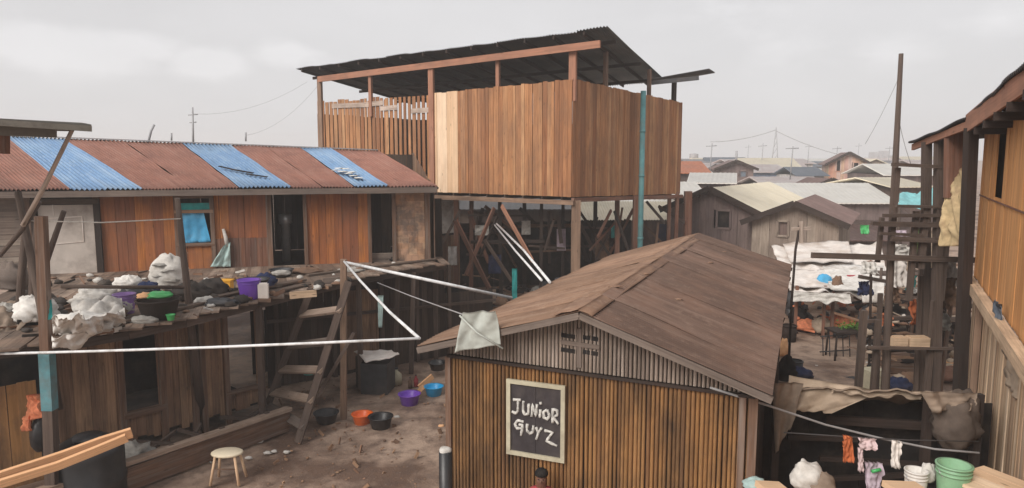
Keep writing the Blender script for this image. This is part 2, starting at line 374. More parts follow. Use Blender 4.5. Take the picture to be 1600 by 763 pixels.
    def cloth(s, c00, c10, c11, c01, nu=18, nv=18, amp=.05, fr=2.2, sag=0, seed=0, ragged=0, th=.006):
        """draped sheet with folds, two-sided with a small thickness"""
        s.mark()
        c00, c10, c11, c01 = map(V, (c00, c10, c11, c01)); base = len(s.v)
        nrm = (c10 - c00).cross(c01 - c00).normalized(); top = []
        for j in range(nv + 1):
            v = j / nv
            for i in range(nu + 1):
                u = i / nu; vv = v
                if ragged: vv = v * (1 - ragged * (.5 + noise.noise(V((u * 6, seed, 0)))) * 1.0)
                p = (c00.lerp(c10, u)).lerp(c01.lerp(c11, u), vv)
                f1_ = noise.noise(V((u * fr * 2.4, v * fr * .8, seed))); f2_ = 1 - 2.2 * abs(noise.noise(V((u * fr * 1.6 + v * fr * .9, v * fr * 1.3, seed + 5))))
                p = p + nrm * amp * (f1_ * .9 + f2_ * .45 + .22 * noise.fractal(V((u * fr * 4, v * fr * 4, seed)), 1, 2, 3)) - V((0, 0, sag * 4 * u * (1 - u)))
                top.append(p)
        s.v += top; s.v += [p - nrm * th for p in top]; o = len(top); W_ = nu + 1
        for j in range(nv):
            for i in range(nu):
                a = base + j * W_ + i; b_ = a + 1; c_ = a + W_ + 1; d = a + W_
                for f in ((a, b_, c_, d), (d + o, c_ + o, b_ + o, a + o)):
                    s.f.append(f); s.smooth.append(True); s.uv += [(i / nu, j / nv)] * 4
        rim = [(j * W_, (j + 1) * W_) for j in range(nv)] + [(j * W_ + nu, (j + 1) * W_ + nu) for j in range(nv)] + [(i, i + 1) for i in range(nu)] + [(nv * W_ + i, nv * W_ + i + 1) for i in range(nu)]
        for (a, b_) in rim: s.f.append((base + a, base + b_, base + b_ + o, base + a + o)); s.smooth.append(False); s.uv += [(0, 0)] * 4
        return s

    def corr(s, e0, e1, r1, r0, pitch=.09, amp=.014, th=.004, nv=1, wav=0, seed=0):
        """corrugated sheet: e0-e1 along the eave, r0-r1 along the ridge; waves run up the slope"""
        s.mark()
        e0, e1, r1, r0 = map(V, (e0, e1, r1, r0)); ln = max((e1 - e0).length, (r1 - r0).length)
        n = max(4, int(ln / pitch * 6)); nrm = (e1 - e0).cross(r0 - e0).normalized()
        if nrm.z < 0: nrm = -nrm
        base = len(s.v); uo = random.uniform(0, 30); sl = (r0 - e0).length; rows = []
        for j in range(nv + 1):
            v = j / nv
            for i in range(n + 1):
                u = i / n; p = (e0.lerp(e1, u)).lerp(r0.lerp(r1, u), v)
                h = amp * math.sin(u * ln / pitch * 2 * math.pi) + wav * noise.noise(V((u * ln * .8, v * sl * .9, seed)))
                rows.append(p + nrm * h)
        s.v += rows; s.v += [p - nrm * th for p in rows]; o = len(rows); W_ = n + 1
        for j in range(nv):
            for i in range(n):
                a = base + j * W_ + i; b_ = a + 1; c_ = a + W_ + 1; d = a + W_
                uv = [(uo + sl * j / nv, i / n * ln), (uo + sl * j / nv, (i + 1) / n * ln), (uo + sl * (j + 1) / nv, (i + 1) / n * ln), (uo + sl * (j + 1) / nv, i / n * ln)]
                s.f.append((a, b_, c_, d)); s.smooth.append(True); s.uv += uv
                s.f.append((d + o, c_ + o, b_ + o, a + o)); s.smooth.append(True); s.uv += [uv[3], uv[2], uv[1], uv[0]]
        for (a, b_) in [(i, i + 1) for i in range(n)] + [(nv * W_ + i, nv * W_ + i + 1) for i in range(n)] + [(j * W_, (j + 1) * W_) for j in range(nv)] + [(j * W_ + n, (j + 1) * W_ + n) for j in range(nv)]:
            s.f.append((base + a, base + b_, base + b_ + o, base + a + o)); s.smooth.append(False); s.uv += [(0, 0)] * 4
        return s


ROOTLOC = {}


def part(name, mb, mat, parent=None, label=None):
    """one mesh object from world-space geometry, parented under its thing"""
    off = V((0, 0, 0)); root = parent
    while root is not None and root.parent is not None: root = root.parent
    if root is not None: off = root.location.copy()
    me = bpy.data.meshes.new(name); me.from_pydata([p - off for p in mb.v], [], mb.f)
    me.polygons.foreach_set('use_smooth', mb.smooth)
    uvl = me.uv_layers.new(name='UVMap'); uvl.data.foreach_set('uv', [x for uv in mb.uv for x in uv])
    me.materials.append(M[mat]); me.update()
    o = bpy.data.objects.new(name, me); col.objects.link(o)
    if parent is not None: o.parent = parent
    if label: o['label'] = label
    return o


def part_each(name, mb, mat, parent=None, label=None):
    """every primitive of the builder becomes a part of its own"""
    ms = mb.marks + [(len(mb.v), len(mb.f), len(mb.uv))]; res = []
    for (v0, f0, u0), (v1, f1, u1) in zip(ms[:-1], ms[1:]):
        if v1 == v0: continue
        q = MB(); q.v = mb.v[v0:v1]; q.f = [tuple(i - v0 for i in f) for f in mb.f[f0:f1]]; q.uv = mb.uv[u0:u1]; q.smooth = mb.smooth[f0:f1]
        res.append(part(name, q, mat, parent, label))
    return res[-1]


def thing(name, label, cat, loc=(0, 0, 0), group=None):
    o = bpy.data.objects.new(name, None); col.objects.link(o); o.location = loc; o.empty_display_size = .2
    o['label'] = label; o['category'] = cat
    if group: o['group'] = group
    return o


def solo(name, mb, mat, label, cat, group=None, loc=None):
    """a thing that is a single mesh"""
    if loc is None:
        n = len(mb.v); loc = V((sum(p.x for p in mb.v) / n, sum(p.y for p in mb.v) / n, min(p.z for p in mb.v)))
    mb2 = mb; mb2.v = [p - loc for p in mb.v]
    o = part(name, mb2, mat); o.location = loc; o['label'] = label; o['category'] = cat
    if group: o['group'] = group
    return o


def struct(name, mb, mat):
    o = part(name, mb, mat); o['kind'] = 'structure'; return o


class Wall:
    """vertical plane through two ground points; s runs from a to b, off is towards the viewer's side"""
    def __init__(s, a, b):
        s.a = V((a[0], a[1], 0)); s.d = V((b[0] - a[0], b[1] - a[1], 0)); s.L = s.d.length; s.d.normalize()
        s.n = V((s.d.y, -s.d.x, 0))
        if s.n.dot(-s.a) < 0: s.n = -s.n

    def hit(s, px, py, off=0):
        o = V((0, 0, CAMZ)); d = P(px, py, Y=10) - o; t = (s.a + s.n * off - o).dot(s.n) / d.dot(s.n); p = o + d * t
        return (p - s.a).dot(s.d), p.z

    def S(s, px, py=400, off=0): return s.hit(px, py, off)[0]
    def Z(s, px, py, off=0): return s.hit(px, py, off)[1]
    def pt(s, q, z, off=0): return s.a + s.d * q + s.n * off + V((0, 0, z))

    def planks(s, m, s0, s1, z0, z1, width=.14, gap=.004, th=.02, off=0, jit=.03, topj=.02, holes=(), wj=.2, skip=0):
        q = s0
        while q < s1 - .01:
            w_ = min(width * random.uniform(1 - wj, 1 + wj), s1 - q)
            if s1 - q - w_ < width * .3: w_ = s1 - q
            c = q + w_ / 2; za = z0(c) if callable(z0) else z0; zb = z1(c) if callable(z1) else z1
            za += random.uniform(-jit, jit) * .5; zb += random.uniform(-topj, topj)
            o_ = off + random.uniform(-.006, .006)
            segs = [(za, zb)]
            for (ha, hb, hza, hzb) in holes:
                if ha < c < hb:
                    ns = []
                    for (p0, p1) in segs:
                        if hza > p0: ns.append((p0, min(p1, hza)))
                        if hzb < p1: ns.append((max(p0, hzb), p1))
                    segs = ns
            if random.random() >= skip:
                for (p0, p1) in segs:
                    if p1 - p0 > .03:
                        lean = random.uniform(-.006, .006)
                        m.board(s.pt(c, p0, o_), s.pt(c + lean, p1, o_), max(.02, w_ - gap * random.uniform(.4, 1.8)), th * random.uniform(.85, 1.15), s.d)
            q += w_

    def hplanks(s, m, s0, s1, z0, z1, width=.14, gap=.006, th=.02, off=0, jit=.03):
        z = z0
        while z < z1 - .02:
            w_ = min(width * random.uniform(.85, 1.15), z1 - z)
            m.board(s.pt(s0 + random.uniform(-jit, jit), z + w_ / 2, off + random.uniform(-.006, .006)), s.pt(s1 + random.uniform(-jit, jit), z + w_ / 2 + random.uniform(-.01, .01), off + random.uniform(-.006, .006)), w_ - gap, th, (0, 0, 1)); z += w_


# =================================================================== GROUND
g = MB(); 
xs = [-900, -300, -100, -40] + [-16 + .5 * i for i in range(71)] + [30, 60, 120, 300, 900]
ys = [-60, -20, 0] + [4 + .5 * i for i in range(61)] + [45, 70, 120, 300, 1500]
for j in range(len(ys)):
    for i in range(len(xs)):
        x, y = xs[i], ys[j]; near = (-17 < x < 20 and 3 < y < 35)
        g.v.append(V((x, y, .05 * noise.fractal(V((x * .35, y * .35, 2)), 1, 2, 4) if near else 0)))
W_ = len(xs)
for j in range(len(ys) - 1):
    for i in range(W_ - 1):
        a = j * W_ + i; g.f.append((a, a + 1, a + W_ + 1, a + W_)); g.smooth.append(True); g.uv += [(0, 0)] * 4
struct('ground', g, 'earth')

# =================================================================== LEFT LONG BUILDING (upper floor)
EZ = 4.34
E0 = P(0, 298, z=EZ); E1 = P(683, 291, z=EZ); dE = (E1 - E0); dE.z = 0; dEn = dE.normalized(); nE = V((dEn.y, -dEn.x, 0))
FW = Wall((E0 - nE * .5 - dEn * 3.5), (E1 - nE * .5))
DZ = 2.5
lb = thing('plank_house', 'long orange-brown plank house with a red and blue striped tin roof standing along the deck', 'house', FW.pt(FW.L / 2, 0))
ZT = 4.28
S = lambda px, py=380: FW.S(px, py)
d1 = (S(62), S(150), DZ, FW.Z(105, 319)); win = (S(281), S(331), FW.Z(305, 380), FW.Z(305, 309)); dd = (S(425), S(474), DZ, FW.Z(450, 303)); rc = (S(578), S(614), DZ + .15, FW.Z(590, 303))
mb = MB(); FW.planks(mb, S(160), S(423), DZ - .1, ZT, .17, holes=[win], jit=.01)
FW.planks(mb, S(476), S(577), DZ - .1, ZT, .17, jit=.01); part('wall', mb, 'orange', lb)
mb = MB(); FW.hplanks(mb, -.2, S(46), DZ - .1, ZT, .13, off=.0); part('wall', mb, 'grey', lb, 'grey horizontal weatherboards at the left end')
mb = MB(); FW.planks(mb, S(336), S(420), DZ, FW.Z(380, 372), .12, off=.03, th=.018); part('wall_patch', mb, 'rust_brown', lb, 'darker brown boards nailed low on the wall')
# patchwork
mb = MB(); s0, s1 = S(618), S(664); mb.board(FW.pt((s0 + s1) / 2, DZ, -.03), FW.pt((s0 + s1) / 2, ZT, -.03), s1 - s0, .02, FW.d)
z = DZ
while z < ZT - .05:
    q = s0
    while q < s1 - .03:
        w_ = min(random.uniform(.1, .22), s1 - q); mb.board(FW.pt(q + w_ / 2, z, .0), FW.pt(q + w_ / 2, z + .16, .012), w_ - .006, .014, FW.d); q += w_
    z += .145
part('patchwork_panel', mb, 'patch', lb, 'panel of small overlapping wooden offcuts')
# far end wall, back, inside
mb = MB(); ew = Wall(FW.pt(FW.L + .0, 0), FW.pt(FW.L, 0, -3.9)); ew.planks(mb, 0, 3.9, DZ - .1, lambda s_: ZT + .9 * min(s_, 3.9) / 3.9, .16); part('end_wall', mb, 'brown', lb)
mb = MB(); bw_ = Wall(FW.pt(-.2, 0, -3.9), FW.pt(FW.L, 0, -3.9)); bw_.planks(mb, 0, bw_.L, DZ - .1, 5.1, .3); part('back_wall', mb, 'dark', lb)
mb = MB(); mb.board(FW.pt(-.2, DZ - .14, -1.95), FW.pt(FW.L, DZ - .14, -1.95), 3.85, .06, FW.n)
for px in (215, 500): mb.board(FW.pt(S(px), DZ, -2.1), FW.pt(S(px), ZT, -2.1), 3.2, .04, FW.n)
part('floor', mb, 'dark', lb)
# corner posts / plate
mb = MB()
for px, w_ in ((48, .14), (155, .12), (278, .09), (334, .09), (422, .12), (478, .08), (578, .08), (616, .09), (668, .12), (-40, .12)):
    mb.board(FW.pt(S(px), DZ - .1, .03), FW.pt(S(px), ZT, .03), w_, .07, FW.d)
part_each('corner_post', mb, 'brown', lb)
mb = MB(); mb.board(FW.pt(-.3, 4.24, .06), FW.pt(FW.L + .05, 4.24, .06), .13, .06, (0, 0, 1)); part('lintel', mb, 'dark', lb)
# plywood door
dr = MB(); dr.board(FW.pt((d1[0] + d1[1]) / 2, d1[2], -.02), FW.pt((d1[0] + d1[1]) / 2, d1[3] - .02, -.02), d1[1] - d1[0] - .02, .03, FW.d); door = part('door', dr, 'ply', lb, 'scuffed grey plywood door')
mb = MB(); dw = d1[1] - d1[0]
fz = lambda a: d1[2] + (d1[3] - d1[2]) * a
c0 = V((0, 0, 0))
pts = [(.14, .42), (.14, .80), (.78, .82), (.78, .46), (.28, .44)]
for (a, b_) in zip(pts[:-1], pts[1:]): mb.board(FW.pt(d1[0] + dw * a[0], fz(a[1]), .003), FW.pt(d1[0] + dw * b_[0], fz(b_[1]), .003), .022, .01 + random.uniform(0, .003), FW.n.cross((FW.pt(b_[0] * dw, fz(b_[1])) - FW.pt(a[0] * dw, fz(a[1])))))
mb.board(FW.pt(d1[0] + dw * .28, fz(.84), .003), FW.pt(d1[0] + dw * .28, fz(.99), .003), .02, .009, FW.d)
part('beading', mb, 'tarp', door)
mb = MB(); mb.board(FW.pt(d1[1] + .07, DZ, .03), FW.pt(d1[1] + .07, d1[3] + .1, .03), .12, .1, FW.d); mb.board(FW.pt(d1[0] - .06, DZ, .03), FW.pt(d1[0] - .06, d1[3] + .1, .03), .1, .1, FW.d)
mb.board(FW.pt(d1[0] - .1, d1[3] + .06, .035), FW.pt(d1[1] + .12, d1[3] + .06, .035), .11, .1, (0, 0, 1)); part('door_frame', mb, 'dark', lb)
# window
mb = MB(); cx = (win[0] + win[1]) / 2
for zz in (win[2] - .03, win[3] + .02, win[2] + (win[3] - win[2]) * .70): mb.board(FW.pt(win[0] - .07, zz, .04), FW.pt(win[1] + .07, zz, .04), .07, .06, (0, 0, 1))
for ss in (win[0] - .03, win[1] + .03): mb.board(FW.pt(ss, win[2], .035), FW.pt(ss, win[3], .035), .07, .05, FW.d)
wf = part('window', mb, 'brown', lb)
mb = MB(); zt_ = win[2] + (win[3] - win[2]) * .68
mb.cloth(FW.pt(win[0] + .0, zt_, .01), FW.pt(win[1] - .14, zt_, .01), FW.pt(win[1] - .02, win[2] + .02, .02), FW.pt(win[0], win[2], .02), 12, 12, .07, 1.6, 0, 5); part('curtain', mb, 'bluecloth', wf)
mb = MB(); mb.board(FW.pt(win[0], zt_ + .12, -.01), FW.pt(win[1], zt_ + .12, -.01), .17, .01, (0, 0, 1)); part('transom_panel', mb, 'tealcloth', wf)
# recess door
mb = MB(); FW.planks(mb, rc[0], rc[1], DZ, rc[3], .16, off=-.55); part('door', mb, 'dark', lb, 'dark plank door set back in a recess')
mb = MB(); FW.hplanks(mb, rc[0], rc[1], DZ - .05, DZ + .22, .12, off=-.1); part('threshold', mb, 'grey', lb)
# roof: sheets from pixel columns
RB0 = P(0, 213, Y=18.2); RB1 = P(590, 236, Y=21.0)
L0 = E0 - dEn * 3.4
eave = lambda px: P(px, 298 - 7 * px / 683, z=EZ)
def ridge(k): return RB0.lerp(RB1, k)
roof = thing_roof = MB()
mbk = MB()
for k in range(14):
    a = E0.lerp(E1, k / 13 * 1.0); r_ = ridge(k / 13); mbk.board(a + V((0, 0, -.05)), r_ + V((0, 0, -.05)), .05, .07, (0, 0, 1))
roofo = part('roof', mbk, 'dark', lb)
cols_ = [(-260, -300, 'redroof', ''), (-20, -150, 'redroof', 'dull red sheeting at the left end'), (112, -5, 'redroof', ''), (222, 12, None, '')]
# (eave px, ridge px) boundaries, left to right
bnd = [(-200, -330), (110, 8), (222, 98), (375, 285), (455, 358), (555, 470), (606, 515), (683, 590)]
mats = ['redroof', 'blueroof', 'redroof', 'blueroof', 'redroof', 'blueroof', 'redroof']
labs = ['dull red sheets at the left end of the roof', 'broad blue sheet, the leftmost of three', 'dull red sheets between the two left blue ones', 'torn blue sheet in the middle of the roof', 'dull red sheets right of the torn blue one', 'blue sheet with white flaking, the rightmost', 'dull red sheets at the right end of the roof']
def epx(px): return E0 + (E1 - E0) * ((FW.S(px, 300, .5) - FW.S(0, 300, .5)) / (FW.S(683, 300, .5) - FW.S(0, 300, .5)))
def rpx(px):
    # intersection with ridge line in plan
    u = (px - 800) / FPX; d_ = RB1 - RB0
    # x = u*depthfactor*y ; solve using P direction (x/y constant for given px at ridge row)
    yy = 213 + 23 * px / 590; q = P(px, yy, Y=10); kx = q.x / 10
    tt = (kx * RB0.y - RB0.x) / (d_.x - kx * d_.y); return RB0 + d_ * tt
for i, mt in enumerate(mats):
    a, b_ = bnd[i], bnd[i + 1]
    e0, e1, r0, r1 = epx(a[0]), epx(b_[0]), rpx(a[1]), rpx(b_[1]); mb = MB(); n = max(1, round((e1 - e0).length / .8)); up = V((0, 0, .012 if mt == 'blueroof' else 0))
    for k in range(n):
        q0, q1 = k / n, (k + 1) / n
        mb.corr(e0.lerp(e1, q0) + up + V((0, 0, .006 * (k % 2))), e0.lerp(e1, q1) + up + V((0, 0, .006 * (k % 2))), r0.lerp(r1, q1) + up, r0.lerp(r1, q0) + up, .095, .022, nv=6, wav=.04, seed=i)
    part('roof_sheet', mb, mt, roofo, labs[i])
# back slope
mb = MB(); bk = V((-1.2, 3.2, -.9)); mb.corr(ridge(1) + bk, ridge(-.45) + bk, ridge(-.45), ridge(1), .085, .016); part('roof_sheet', mb, 'greyroof', roofo, 'grey back slope')
mb = MB(); mb.board(ridge(-.4) + V((0, 0, .03)), ridge(1.0) + V((0, 0, .03)), .16, .03, (0, 1, 0)); part('ridge_cap', mb, 'greyroof', roofo)
# white flakes and dark slots
def onroof(px, py, lift=.03):
    n = (E1 - E0).cross(RB0 - E0).normalized(); o = V((0, 0, CAMZ)); d = P(px, py, Y=10) - o; t = (E0 - o).dot(n) / d.dot(n)
    if n.z < 0: n = -n
    return o + d * t + n * lift
mb = MB()
for (a, b_, w_) in (((342, 262), (372, 269), .06), ((362, 267), (396, 273), .07), ((384, 274), (418, 279), .06)): mb.board(onroof(*a, .035), onroof(*b_, .035), w_, .01, (0, 1, .3))
part_each('roof_tear', mb, 'void', roofo, 'dark slots torn in the middle blue sheet')
mb = MB()
for (x, y) in ((525, 268), (535, 270), (545, 273), (552, 277), (540, 266), (560, 280), (530, 265), (550, 271)): mb.lump(onroof(x, y, .03), .09, .10, .012, x, .8, 3, 14, 8)
part_each('flaking_paint', mb, 'paleroof', roofo)
mb = MB(); mb.board(epx(-200) + V((0, 0, -.09)), epx(683) + V((0, 0, -.09)), .13, .035, (0, 0, 1)); part('fascia', mb, 'grey', roofo)

# =================================================================== DECK in front of the left building
edge_px = [(-260, 585), (-60, 552), (100, 533), (200, 516), (290, 498), (400, 471), (480, 452), (560, 434), (640, 420), (700, 411)]
EP = [P(x, y, z=DZ) for (x, y) in edge_px]
dk = thing('deck', 'sagging walkway deck of grey planks in front of the long plank house', 'deck', EP[4] * 1)
dk.location.z = 0
mb = MB(); q = 0
for i in range(len(EP) - 1):
    a, b_ = EP[i], EP[i + 1]; ln = (b_ - a).length; n = max(1, int(ln / .19))
    for k in range(n):
        c = a.lerp(b_, (k + .5) / n)
        # plank running back from the edge to the wall
        sw = (c - FW.a).dot(FW.d); tgt = FW.pt(sw - .25, DZ, .0) if sw < FW.L else FW.pt(FW.L + (sw - FW.L), DZ, -.5)
        dr_ = (c - tgt).normalized(); ov = random.uniform(-.05, .16)
        mb.board(tgt, c + dr_ * ov + V((0, 0, random.uniform(-.02, .01))), ln / n * random.uniform(.84, .97), .03, (b_ - a).normalized())
part('decking', mb, 'deck', dk)
mb = MB()
for i in range(len(EP) - 1):
    for off, dz in ((0.12, -.10), (1.2, -.11), (2.4, -.12)):
        bk = V((-.5, .86, 0)) * off
        mb.board(EP[i] + bk + V((0, 0, dz)), EP[i + 1] + bk + V((0, 0, dz)), .12, .07, (0, 0, 1))
part('edge_beam', mb, 'scaf', dk)
mb = MB()                                   # loose long boards lying along the rim
for (a, b_, w_, dz) in (((85, 520), (300, 480), .16, .03), ((60, 512), (240, 492), .2, .05), ((180, 505), (330, 470), .12, .06), ((300, 478), (470, 447), .16, .03), ((410, 460), (480, 444), .2, .05), ((330, 465), (475, 437), .18, .07), ((480, 430), (680, 405), .14, .04)):
    p, q = P(*a, z=DZ + dz), P(*b_, z=DZ + dz); mb.board(p, q, w_, .03, (1, -.8, 0))
part_each('loose_board', mb, 'deck', dk)
for (px, top, bot, lean) in ((402, 2.4, 0, 0), (615, 2.4, 0, .1), (680, 2.4, 0, 0), (640, 2.4, 0, .1), (560, 2.4, 0, 0)):
    k = min(range(len(edge_px)), key=lambda i: abs(edge_px[i][0] - px)); p = P(px, 440, Y=EP[k].y + .15); mb = MB(); mb.board((p.x, p.y, 0), (p.x + lean, p.y, top), .1, .1, (1, 0, 0)); part('support_post', mb, 'scaf', dk)

# =================================================================== LOWER FLOOR under the deck
LWl = P(100, 712, z=.3); LWr = P(412, 628, z=.3); dl = (LWr - LWl); dl.z = 0; dln = dl.normalized()
LW = Wall(LWl - dln * 4.0, LWr)
lo = thing('lower_room', 'dark weathered plank rooms raised on stilts underneath the deck', 'shed', LW.pt(LW.L / 2, 0))
s_ = lambda px, py=600: LW.S(px, py)
dh = (s_(192), s_(250), LW.Z(220, 640), 2.3); wh = (s_(356), s_(404), LW.Z(380, 606), 2.25)
mb = MB(); LW.planks(mb, s_(88, 620), s_(300), .25, 2.36, .13, holes=[dh], jit=.12); LW.planks(mb, s_(318), s_(408), .28, 2.36, .14, holes=[wh], jit=.1); part('wall', mb, 'under', lo)
mb = MB(); LW.planks(mb, 0, s_(60, 640), .0, LW.Z(30, 598), .14, jit=.05); part('wall', mb, 'gold', lo, 'lighter low plank wall at the far left')
mb = MB(); mb.board(LW.pt(LW.L / 2, 0.1, -2.4), LW.pt(LW.L / 2, 2.4, -2.4), LW.L, .05, LW.d); mb.board(LW.pt(0, .3, -1.2), LW.pt(LW.L, .3, -1.2), 2.35, .05, LW.n); part('shade_lining', mb, 'void', lo)  # near-black sheets put the shade of the rooms into colour
mb = MB()
for px in (188, 253, 302, 316, 353, 408): mb.board(LW.pt(s_(px), .05, .04), LW.pt(s_(px), 2.36, .04), .1, .08, LW.d)
part_each('frame_post', mb, 'brown', lo)
mb = MB(); mb.board(LW.pt(s_(188), dh[2] - .03, .05), LW.pt(s_(255), dh[2] - .03, .05), .1, .1, (0, 0, 1)); part('door_sill', mb, 'brown', lo)
mb = MB(); mb.board(LW.pt(s_(350), wh[2] - .02, .05), LW.pt(s_(410), wh[2] - .02, .05), .07, .08, (0, 0, 1)); part('window_sill', mb, 'brown', lo)
mb = MB()
for (a, b_) in ((190, 262), (262, 300), (330, 405)): mb.board(LW.pt(s_(a), .34, .3), LW.pt(s_(b_), .12, .5), .06, .05); mb.board(LW.pt(s_(a) + .2, .15, .45), LW.pt(s_(b_), .3, .25), .06, .05)
part_each('under_brace', mb, 'scaf', lo)

# dark wall and posts under the right half of the deck
UW = Wall(P(415, 500, Y=15.2), P(770, 500, Y=18.6))
uw = thing('lower_wall', 'dark plank wall in the shade beneath the right end of the deck', 'wall', UW.pt(UW.L / 2, 0))
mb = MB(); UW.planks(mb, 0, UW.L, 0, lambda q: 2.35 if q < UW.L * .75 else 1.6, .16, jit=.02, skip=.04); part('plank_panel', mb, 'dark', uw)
mb = MB(); UW.planks(mb, UW.S(540, 500), UW.S(590, 500), .1, 1.95, .15, off=.05); part('door', mb, 'under', uw, 'brown door panel in the dark wall')
mb = MB()
for px in (430, 520, 595, 650, 700): mb.board(UW.pt(UW.S(px, 500), 0, .06), UW.pt(UW.S(px, 500), 2.35, .06), .09, .08, UW.d)
mb.board(UW.pt(0, 1.5, .12), UW.pt(UW.L, 1.3, .12), .07, .04, (0, 0, 1)); part_each('frame_post', mb, 'scaf', uw)
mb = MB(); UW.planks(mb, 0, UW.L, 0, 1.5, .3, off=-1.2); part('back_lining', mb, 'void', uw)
mb = MB(); mb.cloth(P(590, 462, Y=14.8), P(599, 462, Y=14.8), P(597, 512, Y=14.8), P(591, 512, Y=14.8), 6, 14, .03, 2, 0, 3); solo('hanging_cloth', mb, 'aquabag', 'narrow pale teal strip of cloth hanging in the shade under the deck', 'cloth')

# =================================================================== STAIR LADDER
lad = thing('ladder', 'wide weathered wooden ladder leaning from the yard up to the deck', 'ladder', P(440, 668, z=0))
La0, La1 = P(414, 645, z=.05), P(486, 452, Y=13.35); Lb0, Lb1 = P(465, 692, z=.02), P(545, 440, Y=13.0)
for (a, b_) in ((La0, La1), (Lb0, Lb1)): mb = MB(); mb.board(a, b_, .13, .06, (1, 0, 0)); part('stringer', mb, 'scaf', lad)
for k, kb, mt in ((.06, .1, 'grey'), (.17, .26, 'kerbtop'), (.36, .44, 'kerbtop'), (.55, .62, 'grey'), (.80, .82, 'kerbtop')):
    mb = MB(); a, b_ = La0.lerp(La1, k), Lb0.lerp(Lb1, kb); mb.board(a, b_ + (b_ - a).normalized() * .05, .16, .05, (0, 1, .5)); part('rung', mb, mt, lad)
mb = MB(); mb.board(P(470, 668, z=.1), P(553, 520, Y=12.8), .06, .04); part('brace', mb, 'scaf', lad)

# =================================================================== TALL PLANK BUILDING
C0 = P(893, 308, Y=20.5); CL = P(500, 308, Y=26.6); CR = P(1062, 302, Y=25.8)
TL = Wall(C0, CL); TR = Wall(C0, CR)
tb = thing('stilted_plank_building', 'tall open-topped building of fresh brown planks raised on posts, with a dark tilted roof', 'building', (C0.x, C0.y, 0))
zb = TL.Z(893, 308); zbR = TR.Z(1062, 303)
topL = lambda s: TL.Z(893, 124) + (TL.Z(680, 146) - TL.Z(893, 124)) * s / TL.S(680, 146)
topR = lambda s: TR.Z(897, 124) + (TR.Z(1062, 160) - TR.Z(897, 124)) * s / TR.L
botR = lambda s: zb + (zbR - zb) * s / TR.L
print('tall zb', zb, zbR, topL(0), topL(TL.S(672)), topR(TR.L), TL.L, TR.L)
mb = MB(); TL.planks(mb, 0, TL.S(716, 250), zb, topL, .155, jit=.015, th=.028, topj=.02, gap=.008, wj=.35); part('wall', mb, 'new', tb, 'brown plank wall on the corner')
mb = MB(); TL.planks(mb, TL.S(716, 250), TL.S(674, 250), zb, topL, .21, jit=.015, th=.022, topj=.018); part('wall_patch', mb, 'newpale', tb, 'pale fresh planks at the left of the corner wall')
tz = lambda s: TL.Z(497, 160) + (TL.Z(672, 149) - TL.Z(497, 160)) * (TL.L - s) / (TL.L - TL.S(672, 149))
mb = MB(); sL = TL.S(672, 250)
TL.planks(mb, sL + 1.9, TL.L, zb, tz, .19, jit=.01, topj=.06, gap=.035, wj=.3)
q = sL
while q < sL + 1.9: mb.board(TL.pt(q + .05, zb, 0), TL.pt(q + .05, tz(q), 0), random.uniform(.11, .15), .022, TL.d); q += .205
part('slat_wall', mb, 'new', tb, 'gapped slats at the left end')
mb = MB()
for a, b_, za in ((520, 578, 166), (596, 622, 170), (644, 672, 174), (580, 600, 163)): mb.board(TL.pt(TL.S(a, za), TL.Z(a, za), .04), TL.pt(TL.S(b_, za), TL.Z(b_, za - 2), .04), .16, .02, (0, 0, 1))
part_each('pale_board', mb, 'gable', tb)
mb = MB(); TR.planks(mb, 0.02, TR.L, botR, topR, .16, jit=.015, th=.028, topj=.018, gap=.008, wj=.35); part('wall', mb, 'new', tb, 'brown plank wall on the right of the corner')
# inner faces/back walls
BK = TL.pt(TL.L, 0) + (TR.pt(TR.L, 0) - C0); BK.z = 0
mb = MB(); w3 = Wall(TL.pt(TL.L, 0), BK); w4 = Wall(TR.pt(TR.L, 0), BK)
w3.planks(mb, 0, w3.L, zb, 6.6, .3); w4.planks(mb, 0, w4.L, zb, 6.3, .3); part('back_wall', mb, 'brown', tb)
# floor
mb = MB(); n = 16
for k in range(n):
    a = TL.pt(TL.L * (k + .5) / n, zb - .05); b_ = a + (TR.pt(TR.L, 0) - TR.pt(0, 0)) + V((0, 0, zbR - zb)); mb.board(a, b_, .05, .12, (1, 0, 0))
for k in range(40):
    a = TR.pt(TR.L * (k + .5) / 40, botR(TR.L * (k + .5) / 40) + .01); mb.board(a, a + TL.d * TL.L, TR.L / 40 - .01, .025, TR.d)
part('floor', mb, 'dark', tb)
mb = MB(); mb.board(TL.pt(-.1, zb - .16, .04), TL.pt(TL.L, zb - .16, .04), .13, .1, (0, 0, 1)); part('floor_beam', mb, 'post', tb)
mb = MB(); mb.board(TR.pt(0, zb - .09, .04), TR.pt(TR.L + .1, zbR - .09, .04), .12, .1, (0, 0, 1)); part('floor_beam', mb, 'rust_brown', tb)
